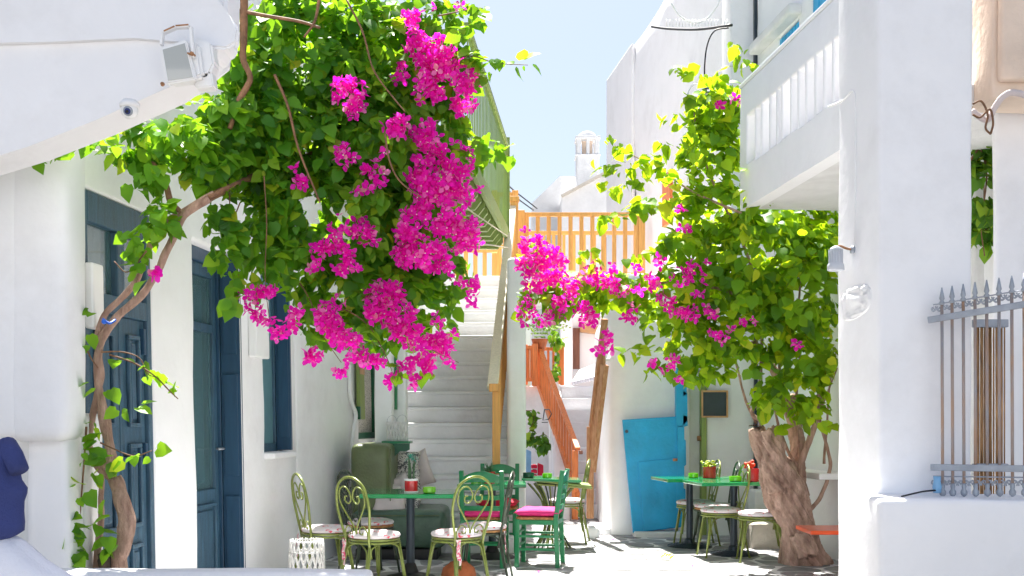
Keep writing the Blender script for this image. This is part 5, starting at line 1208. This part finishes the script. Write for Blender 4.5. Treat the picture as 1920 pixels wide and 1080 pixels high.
EL = [ # px,py,rx,ry,Y,rY,f
 (575, 110, 150, 110, 7.0, .55), (700, 120, 120, 120, 7.1, .5), (800, 60, 70, 70, 7.2, .35, .8), (560, 250, 150, 110, 6.9, .5), (700, 270, 130, 130, 7.0, .5),
 (640, 410, 150, 110, 6.9, .45), (480, 270, 90, 110, 6.7, .4), (520, 380, 60, 80, 6.8, .35, .8), (770, 440, 100, 110, 7.1, .4), (800, 280, 80, 120, 7.2, .35), (820, 160, 60, 80, 7.2, .3, .8),
 (570, 490, 70, 50, 6.8, .3, .7), (680, 550, 130, 60, 6.9, .3, .9), (790, 560, 70, 45, 7.0, .25, .8), (475, 150, 60, 60, 6.7, .35, .8), (520, 40, 80, 40, 6.8, .4, .6), (620, 20, 110, 50, 7.0, .5),
 (350, 265, 60, 40, 6.2, .25, .8), (300, 245, 60, 40, 6.1, .2, .8), (390, 310, 50, 40, 6.3, .25, .8), (420, 390, 20, 40, 6.4, .12, .35), (440, 450, 24, 40, 6.5, .14, .35), (485, 460, 30, 50, 6.6, .16, .45), (430, 560, 14, 22, 6.3, .06, .35),
 (250, 285, 40, 22, 6.05, .15, .6), (285, 320, 30, 25, 6.05, .12, .7), (295, 410, 34, 34, 6.0, .12, .45), (262, 460, 14, 50, 6.0, .08, .5), (440, 220, 50, 50, 6.5, .3, .9),
 (700, 620, 90, 35, 6.8, .2, .5), (800, 630, 60, 30, 6.9, .2, .5), (620, 600, 60, 40, 6.7, .2, .5), (880, 290, 40, 22, 7.1, .15, .6), (860, 130, 40, 40, 7.1, .15, .5), (860, 30, 40, 25, 7.1, .15, .5), (720, 600, 20, 80, 6.8, .1, .4), (850, 520, 40, 30, 7.0, .15, .5)]
SP = [[6.35, (412, 400), (405, 440), (410, 475), (402, 490)], [6.35, (432, 400), (436, 450), (430, 500), (440, 545)], [6.4, (450, 420), (455, 470), (448, 520), (452, 560)], [6.45, (478, 420), (484, 470), (476, 520), (482, 550)], [6.5, (508, 420), (512, 470), (505, 520), (512, 560)], [6.5, (540, 480), (545, 530), (538, 570)], [6.6, (600, 540), (596, 580), (604, 610)], [6.6, (690, 560), (684, 600), (692, 650)], [6.3, (395, 380), (390, 395)],
 [6.6, (860, 60), (885, 45), (900, 30)], [6.6, (905, 255), (925, 268), (935, 285)],
 [5.6, (65, 294), (100, 276), (150, 264), (175, 260), (210, 244, .3)], [5.6, (92, 282), (105, 290)], [5.6, (180, 285), (190, 270), (210, 262)], [5.6, (118, 276), (135, 287), (130, 294)],
 [6.7, (850, 105), (900, 108), (950, 120), (995, 122)], [6.7, (860, 285), (920, 288), (965, 290)], [6.7, (860, 10), (905, 14), (880, 50), (865, 60)], [6.7, (880, 130), (920, 135), (905, 150)],
 [6.5, (345, 205), (360, 185), (385, 170)], [6.4, (400, 420), (405, 460), (410, 500)], [6.3, (425, 540), (430, 560)],
 [6.0, (260, 675), (276, 690), (270, 700)], [6.0, (300, 700), (322, 702)], [6.0, (315, 730), (328, 742)], [5.95, (165, 580), (172, 590)], [5.95, (158, 635), (162, 650)],
 [5.95, (175, 725), (190, 730), (205, 725)], [5.95, (225, 765), (250, 768), (265, 765)], [5.95, (150, 800), (165, 790), (180, 820), (160, 830)], [5.95, (180, 860), (215, 870), (240, 855), (280, 848)],
 [5.95, (185, 850), (180, 890), (195, 880)], [5.9, (150, 910), (148, 930), (160, 925)], [5.9, (150, 970), (160, 975)], [5.9, (138, 1010), (145, 1030), (150, 1060), (140, 1065)], [5.9, (162, 1065), (165, 1070)], [5.9, (150, 860), (155, 850)],
 [5.95, (195, 985), (205, 1020), (215, 1010), (200, 1040)], [5.95, (203, 945), (205, 955)], [5.95, (150, 1035), (136, 1000), (134, 975)], [5.95, (230, 450), (235, 470)], [6.0, (250, 360), (258, 368)], [5.95, (255, 520), (270, 530)],
 [5.95, (222, 678), (220, 682)], [6.6, (745, 690), (750, 700), (815, 700)]]
foliage(bl, EL, SP, .0145, .084, 'leafL', step=.022)
FLW = [(652, 175, 32, 30, 6.45), (668, 205, 18, 22, 6.45), (740, 238, 26, 22, 6.5), (648, 292, 20, 18, 6.45), (565, 343, 13, 11, 6.4, 1.4), (557, 318, 6, 6, 6.4), (775, 45, 18, 30, 6.8, .8), (835, 8, 40, 12, 6.9, .8), (785, 85, 30, 24, 6.75), (752, 135, 10, 18, 6.7, .6),
 (825, 105, 55, 38, 6.75), (845, 160, 50, 45, 6.75, 1.3), (805, 150, 30, 50, 6.7), (868, 195, 22, 26, 6.8), (790, 245, 28, 40, 6.65), (800, 285, 38, 36, 6.65, 1.2), (850, 300, 42, 32, 6.7, 1.2), (815, 350, 52, 36, 6.65, 1.3), (860, 340, 30, 40, 6.7), (780, 330, 20, 20, 6.65),
 (830, 400, 60, 34, 6.65, 1.4), (850, 440, 44, 32, 6.7, 1.4), (775, 430, 36, 40, 6.6, 1.3), (790, 480, 56, 26, 6.6, 1.4), (830, 500, 22, 18, 6.7), (885, 440, 18, 28, 6.75), (635, 425, 15, 26, 6.45), (685, 435, 30, 24, 6.5, .9), (620, 475, 46, 26, 6.45, 1.2), (650, 500, 25, 18, 6.45, 1.2), (600, 500, 24, 16, 6.45),
 (700, 318, 22, 18, 6.5, .7), (712, 345, 14, 12, 6.5, .5), (720, 290, 10, 8, 6.5, .5), (690, 355, 8, 8, 6.5), (670, 357, 8, 8, 6.5), (875, 525, 26, 18, 6.8, 1.1), (885, 560, 10, 18, 6.8), (755, 130, 10, 12, 6.7), (740, 150, 8, 8, 6.7, .6),
 (470, 560, 20, 22, 6.4), (495, 585, 36, 22, 6.4, 1.1), (505, 545, 24, 14, 6.4), (520, 625, 14, 14, 6.4), (555, 600, 20, 22, 6.45), (575, 670, 20, 16, 6.5), (600, 640, 22, 14, 6.5), (615, 600, 26, 36, 6.5, 1.2), (645, 640, 36, 26, 6.5, 1.3), (660, 665, 28, 16, 6.55), (635, 695, 14, 12, 6.5), (590, 665, 18, 12, 6.5),
 (700, 680, 22, 14, 6.6), (720, 560, 36, 36, 6.6, 1.2), (745, 590, 34, 34, 6.6, 1.2), (700, 590, 18, 20, 6.55), (770, 630, 34, 24, 6.6, 1.2), (790, 665, 26, 22, 6.6, 1.1), (830, 640, 34, 20, 6.65, 1.2), (850, 665, 22, 20, 6.65, 1.2), (820, 600, 10, 10, 6.65), (775, 715, 14, 12, 6.6), (735, 712, 13, 12, 6.6), (760, 690, 20, 12, 6.6), (800, 690, 14, 10, 6.6), (292, 511, 7, 6, 5.95, 3), (745, 545, 14, 14, 6.6), (640, 560, 10, 16, 6.5, .5), (900, 355, 6, 10, 6.8, .8), (880, 375, 10, 10, 6.8)]
blossoms(bl, FLW, .040, .0185)
# ---------------- right bougainvillea : fused gnarled trunk
br = thing('bougainvillea', 'old bougainvillea with a gnarled pale trunk and bright green crown in front of the pillar', 'climbing plant', G(1500, 10.7))
bm = B()
def limb(pts, rs, Y):
    cur = smoothcurve([P(x, y, Y+(k[0] if k else 0)) for x, y, *k in pts], 5); n = len(cur); f = []
    for i in range(n):
        t = i/(n-1)*(len(rs)-1); a = min(int(t), len(rs)-2); f.append((rs[a]+(rs[a+1]-rs[a])*(t-a))*10.7/F)
    tube(bm, cur, f, 16)
limb([(1508, 1062), (1500, 1020), (1492, 980), (1474, 930), (1458, 890), (1446, 866)], [50, 34, 32, 40, 36, 24], 10.6)
limb([(1470, 950), (1452, 890), (1436, 850), (1424, 822), (1418, 803)], [26, 24, 18, 15, 17], 10.55)
limb([(1462, 920, -.12), (1448, 868, -.12), (1440, 832, -.12), (1436, 806, -.12)], [22, 17, 11, 11], 10.55)
limb([(1468, 920, -.06), (1462, 865, -.08), (1456, 825, -.08), (1450, 800, -.06)], [22, 15, 11, 8], 10.55)
limb([(1482, 950, .08), (1490, 890, .08), (1494, 840, .08), (1490, 790, .08), (1480, 740, .08)], [28, 19, 15, 16, 12], 10.7)
limb([(1470, 1052), (1505, 1050), (1548, 1045)], [14, 26, 10], 10.62)
limb([(1500, 1000, -.15), (1515, 1045, -.2)], [18, 22], 10.55)
me = bpy.data.meshes.new('tmp'); bm.to_mesh(me); bm.free(); ob = bpy.data.objects.new('tmp', me); COL.objects.link(ob)
md = ob.modifiers.new('r', 'REMESH'); md.mode = 'VOXEL'; md.voxel_size = .011
md2 = ob.modifiers.new('s', 'SMOOTH'); md2.iterations = 3; md2.factor = .6
dg = bpy.context.evaluated_depsgraph_get(); me2 = bpy.data.meshes.new_from_object(ob.evaluated_get(dg)); bpy.data.objects.remove(ob)
bm = B(); bm.from_mesh(me2); bm.normal_update()
ax0 = P(1508, 1062, 10.6); ax1 = P(1440, 800, 10.6)
for v in bm.verts:
    p = v.co; t = (p.z-ax0.z)/(ax1.z-ax0.z); c = ax0.lerp(ax1, t); a = math.atan2(p.y-c.y, p.x-c.x)+p.z*2.2
    q = Vector((math.cos(a)*1.2, math.sin(a)*1.2, p.z*1.1)); rid = mn.noise(q*3.2)*.030+mn.noise(Vector((q.x*7, q.y*7, p.z*2.5)))*.022+mn.noise(Vector((q.x*18, q.y*18, p.z*5)))*.010+mn.noise(p*30)*.005
    v.co = p+v.normal*rid
link('trunk', bm, 'bark', br, True)
bm = B(); lathe(bm, [(.07, 0), (.06, .012)], P(1417, 799, 10.5), 16); link('cut_stump', bm, 'soil', br)
branchset(br, 'branch', [
    (.05, .035, 10.75, [(1480, 780), (1470, 735), (1455, 700), (1430, 670), (1412, 640)]), (.022, .012, 10.6, [(1428, 800), (1425, 740), (1428, 660), (1432, 560)]), (.02, .012, 10.65, [(1456, 770), (1462, 720), (1458, 640), (1450, 560)]),
    (.014, .008, 10.55, [(1418, 795), (1398, 750), (1385, 700), (1372, 650)]), (.02, .008, 10.5, [(1425, 790), (1410, 775), (1420, 760), (1440, 770), (1432, 745), (1420, 740)]),
    (.035, .02, 10.6, [(1512, 930), (1500, 880), (1520, 820), (1535, 760), (1545, 700), (1548, 640)]), (.018, .010, 10.6, [(1505, 890), (1480, 850), (1460, 800), (1450, 760)]),
    (.022, .010, 10.55, [(1515, 960), (1540, 930), (1556, 880), (1552, 840), (1540, 800), (1530, 740)]), (.014, .006, 10.6, [(1545, 870), (1550, 800), (1556, 720), (1568, 660)]), (.012, .006, 10.6, [(1530, 790), (1550, 740), (1570, 690)]), (.018, .01, 10.7, [(1500, 870), (1492, 760), (1500, 660), (1495, 560)]),
    (.016, .006, 10.4, [(1400, 560), (1340, 540), (1250, 530), (1150, 530), (1060, 520), (1000, 490)]), (.015, .006, 10.4, [(1430, 560), (1390, 450), (1340, 350), (1310, 260), (1300, 200)]), (.012, .004, 10.2, [(1390, 400), (1300, 360), (1240, 320), (1180, 288)]),
    (.006, .003, 9.7, [(1400, 390), (1418, 340), (1440, 290), (1478, 232)]), (.012, .006, 10.5, [(1490, 620), (1500, 520), (1480, 420)])], 'bark2', 10.6, 10)
ER = [(1420, 480, 120, 90, 10.5, .55), (1490, 560, 75, 90, 10.4, .5), (1360, 560, 100, 65, 10.4, .5), (1250, 545, 80, 42, 10.3, .35), (1150, 545, 60, 34, 10.2, .28), (1070, 545, 60, 30, 10.1, .25, .9),
 (1350, 400, 80, 60, 10.5, .4), (1330, 300, 55, 70, 10.5, .32), (1340, 215, 45, 45, 10.5, .25), (1290, 460, 60, 30, 10.3, .25, .9), (1400, 620, 95, 55, 10.4, .4), (1300, 640, 60, 50, 10.3, .35), (1510, 660, 55, 65, 10.4, .35),
 (1490, 730, 60, 40, 10.3, .25, .7), (1520, 470, 50, 60, 10.5, .4), (1520, 400, 60, 45, 10.6, .4), (1460, 420, 60, 50, 10.6, .4), (1270, 380, 45, 25, 10.3, .2, .7), (1370, 250, 30, 70, 10.5, .25), (1240, 600, 40, 40, 10.2, .2, .7), (1520, 770, 40, 28, 10.2, .2, .6), (1440, 745, 30, 35, 10.2, .18, .5), (1010, 480, 30, 25, 10.0, .15, .5), (1030, 560, 50, 30, 10.0, .2, .7), (1330, 695, 40, 18, 10.2, .15, .7), (1410, 680, 40, 20, 10.3, .2, .8), (1480, 800, 30, 10, 10.4, .1, .3)]
SR = [[10.0, (1140, 258), (1175, 285), (1230, 315), (1290, 340)], [10.0, (1125, 315), (1160, 312), (1200, 305), (1240, 300)], [10.0, (1125, 347), (1165, 352), (1210, 335)], [10.0, (1130, 408), (1175, 402), (1220, 385), (1280, 370)], [10.3, (1265, 128), (1300, 138), (1350, 158), (1385, 165)], [10.2, (1375, 80), (1385, 100), (1402, 125), (1418, 118)],
 [9.65, (1475, 230), (1450, 265), (1432, 300), (1415, 340), (1400, 400)], [9.65, (1400, 320), (1440, 350), (1420, 380)], [10.1, (1250, 220), (1290, 230), (1310, 260)], [10.2, (1280, 170), (1300, 185), (1320, 180)], [10.1, (1170, 662), (1200, 665), (1235, 655)], [10.1, (1210, 700), (1235, 690), (1270, 700), (1290, 712)], [9.9, (1075, 480), (1100, 470), (1120, 500)], [9.9, (975, 560), (990, 590), (1010, 600)], [10.2, (1180, 480), (1230, 470), (1280, 450)], [10.0, (1560, 600), (1555, 660), (1548, 700)], [10.1, (1420, 720), (1435, 750), (1450, 775)], [10.0, (1540, 790), (1560, 795)], [10.0, (1240, 270), (1280, 275), (1310, 290)], [10.1, (1205, 370), (1215, 385), (1240, 400)], [10.2, (1360, 130), (1345, 160), (1330, 190)], [9.7, (1395, 420), (1405, 450), (1415, 500)]]
foliage(br, ER, SR, .0150, .112, 'leafR', spread=.07, step=.022)
FRW = [(1000, 468, 28, 28, 9.85, 1.3), (1022, 495, 40, 34, 9.8, 1.5), (1010, 525, 34, 26, 9.8, 1.4), (1050, 530, 36, 24, 9.85, 1.2), (1060, 560, 24, 26, 9.85), (985, 575, 16, 20, 9.85), (1012, 600, 36, 14, 9.85), (1000, 590, 14, 10, 9.85), (975, 495, 12, 12, 9.85), (1075, 530, 18, 16, 9.85), (1040, 590, 16, 12, 9.9, .7), (1095, 590, 22, 22, 9.95), (1110, 520, 26, 20, 9.95), (1140, 535, 24, 16, 9.95, .9), (1165, 545, 16, 12, 9.95), (1180, 600, 14, 14, 10.0), (1200, 535, 30, 16, 9.95), (1225, 528, 18, 20, 9.95, 1.2), (1235, 560, 14, 10, 9.95),
 (1130, 650, 18, 14, 9.9), (1140, 632, 8, 22, 9.9), (1110, 605, 12, 14, 9.95), (1240, 488, 30, 10, 10.0, .8), (1275, 520, 18, 22, 9.95), (1300, 510, 20, 22, 9.95), (1310, 545, 10, 24, 9.95), (1268, 575, 16, 16, 9.95), (1295, 590, 22, 16, 9.95), (1255, 570, 12, 10, 9.95), (1345, 632, 28, 13, 9.9, 1.2), (1370, 625, 8, 8, 9.9), (1338, 592, 10, 12, 9.9, .6), (1390, 606, 8, 7, 9.9), (1412, 602, 8, 8, 9.9), (1495, 646, 8, 7, 9.9, 1.6), (1262, 678, 14, 10, 10.0), (1275, 708, 8, 8, 10.0), (1248, 693, 6, 10, 10.0), (1220, 682, 5, 8, 9.95), (1290, 435, 6, 10, 10.1), (1275, 395, 8, 6, 10.1), (1280, 430, 8, 5, 10.1), (1350, 200, 9, 8, 10.2, 1), (1378, 190, 8, 9, 10.2, 1), (985, 430, 10, 8, 9.85, .6), (1150, 505, 20, 10, 9.95, .5), (1320, 495, 10, 8, 9.95), (1190, 500, 12, 8, 9.95, .6), (1185, 575, 10, 10, 9.95, .6), (1325, 575, 6, 10, 9.95)]
blossoms(br, FRW, .052, .018)
# vine beyond the pillar gap
vg = thing('climbing_vine', 'dark green vine hanging in the gap right of the pillar', 'vine', P(1842, 480, 7.6))
branchset(vg, 'stem', [(.008, .004, 7.7, [(1820, 300), (1838, 280), (1850, 330), (1840, 420), (1846, 480)]), (.006, .003, 7.75, [(1855, 240), (1845, 350), (1850, 450)])], 'twig', 7.7, 6)
foliage(vg, [(1845, 370, 30, 110, 7.75, .18, 1)], [], .018, .10, 'leafI', n_single=80)
# far plants
fp = thing('fern', 'pale green fern spilling over the red alley railing', 'fern', P(1012, 640, 18.3))
bm = B(); lathe(bm, [(.08, -.12), (.13, .05), (.14, .08), (.10, .07)], P(1012, 645, 18.3), 14); link('pot', bm, 'terra', fp, True)
rf = random.Random(2)
for k in range(26):
    a = rf.uniform(0, 6.28); L_ = rf.uniform(.22, .5); d = Vector((math.cos(a), math.sin(a)*.7, 0)); q = P(1012, 638, 18.3); bm = B()
    for j in range(9):
        t = (j+1)/9; p = q+d*L_*t+Vector((0, 0, .28*math.sin(t*2.2)*rf.uniform(.8, 1))); s_ = Vector((-d.y, d.x, 0))*.075*(1-t*.7)
        for sg in (-1, 1): v = [bm.verts.new(p), bm.verts.new(p+s_*sg+d*.02+Vector((0, 0, -.02))), bm.verts.new(p+s_*sg*.6+d*.045)]; bm.faces.new(v)
    o = link('frond', bm, 'fern', fp); o['kind'] = 'stuff'
vd = thing('climbing_vine', 'small dark creeper beside the alley door above the red railing', 'vine', P(1045, 660, 18.6))
foliage(vd, [(1045, 635, 12, 18, 18.7, .12, 1.2), (1042, 690, 8, 22, 18.7, .1, .8)], [[18.6, (1035, 615), (1045, 640), (1040, 680), (1045, 710)]], .03, .11, 'leafI', n_single=40)
vp = thing('climbing_vine', 'sparse creeper on the wall in the passage left of the alley steps', 'vine', P(1000, 850, 17.4))
branchset(vp, 'stem', [(.008, .004, 17.4, [(986, 770), (1000, 772), (1000, 790), (992, 815), (1010, 820), (1020, 812), (1008, 840)])], 'twig', 17.4, 5)
foliage(vp, [(1018, 840, 6, 22, 17.3, .1, 1)], [[17.4, (985, 770), (1002, 772)], [17.4, (1002, 776), (996, 800), (988, 830)], [17.4, (990, 815), (1005, 822), (1020, 812)], [17.4, (1000, 825), (992, 842)]], .05, .12, 'leafI', n_single=50, spread=.06, step=.02)
# ropes
for pts, lab in (([(770, 365, 7.4), (845, 372, 9), (900, 408, 11.5), (952, 443, 14.5)], 'cream rope stretched from the blossoms to the green balcony'), ([(740, 440, 7.5), (890, 455, 11), (955, 465, 15)], 'lower thin cream rope crossing under the green balcony')):
    bm = B(); tube(bm, smoothcurve([P(*p) for p in pts]), .008, 5); o = link('rope', bm, 'rope', smooth=True); tag(o, lab, 'rope')
# railing with dark blue posts on the upper storey behind the left bougainvillea
ur = thing('upper_railing', 'dark blue railing posts glimpsed through the top of the left bougainvillea', 'railing', P(560, 60, 7.6))
for x in (508, 556, 566, 572, 598, 604, 650): bm = B(); box(bm, P(x, -10, 7.6), (.022, .022, .42), None, .003); link('post', bm, 'teal2', ur)
bm = B(); beam(bm, P(490, 58, 7.6), P(680, 50, 7.6), .03, .03); link('rail', bm, 'whitepaint', ur)
# fallen sprig
bm = B()
for k in range(7):
    a = k*.9; q = G(1247, 10.9, .01)+Vector((.05*math.cos(a), .06*math.sin(a), .012*(k % 3)));  v = [bm.verts.new(q), bm.verts.new(q+Vector((.03, .01, .02))), bm.verts.new(q+Vector((.045, .0, .04))), bm.verts.new(q+Vector((.01, -.01, .03)))]; bm.faces.new(v)
o = link('fallen_sprig', bm, 'leafR'); tag(o, 'small green sprig fallen on the sunlit paving', 'sprig')
for i, (px, Y, lab) in enumerate([(1150, 12.6, 'fallen magenta flower near the foot of the blue door wall'), (1010, 9.9, 'fallen magenta flower in front of the side-on green chair'), (1300, 10.3, 'fallen magenta flower in front of the right tables')]):
    bm = B(); me = bpy.data.meshes.new('x'); me.from_pydata([tuple(q) for q in FV*.03], [], FF); bm.from_mesh(me); bmesh.ops.translate(bm, vec=G(px, Y, .014), verts=bm.verts); o = link('fallen_flower', bm, 'bract'); tag(o, lab, 'flower')
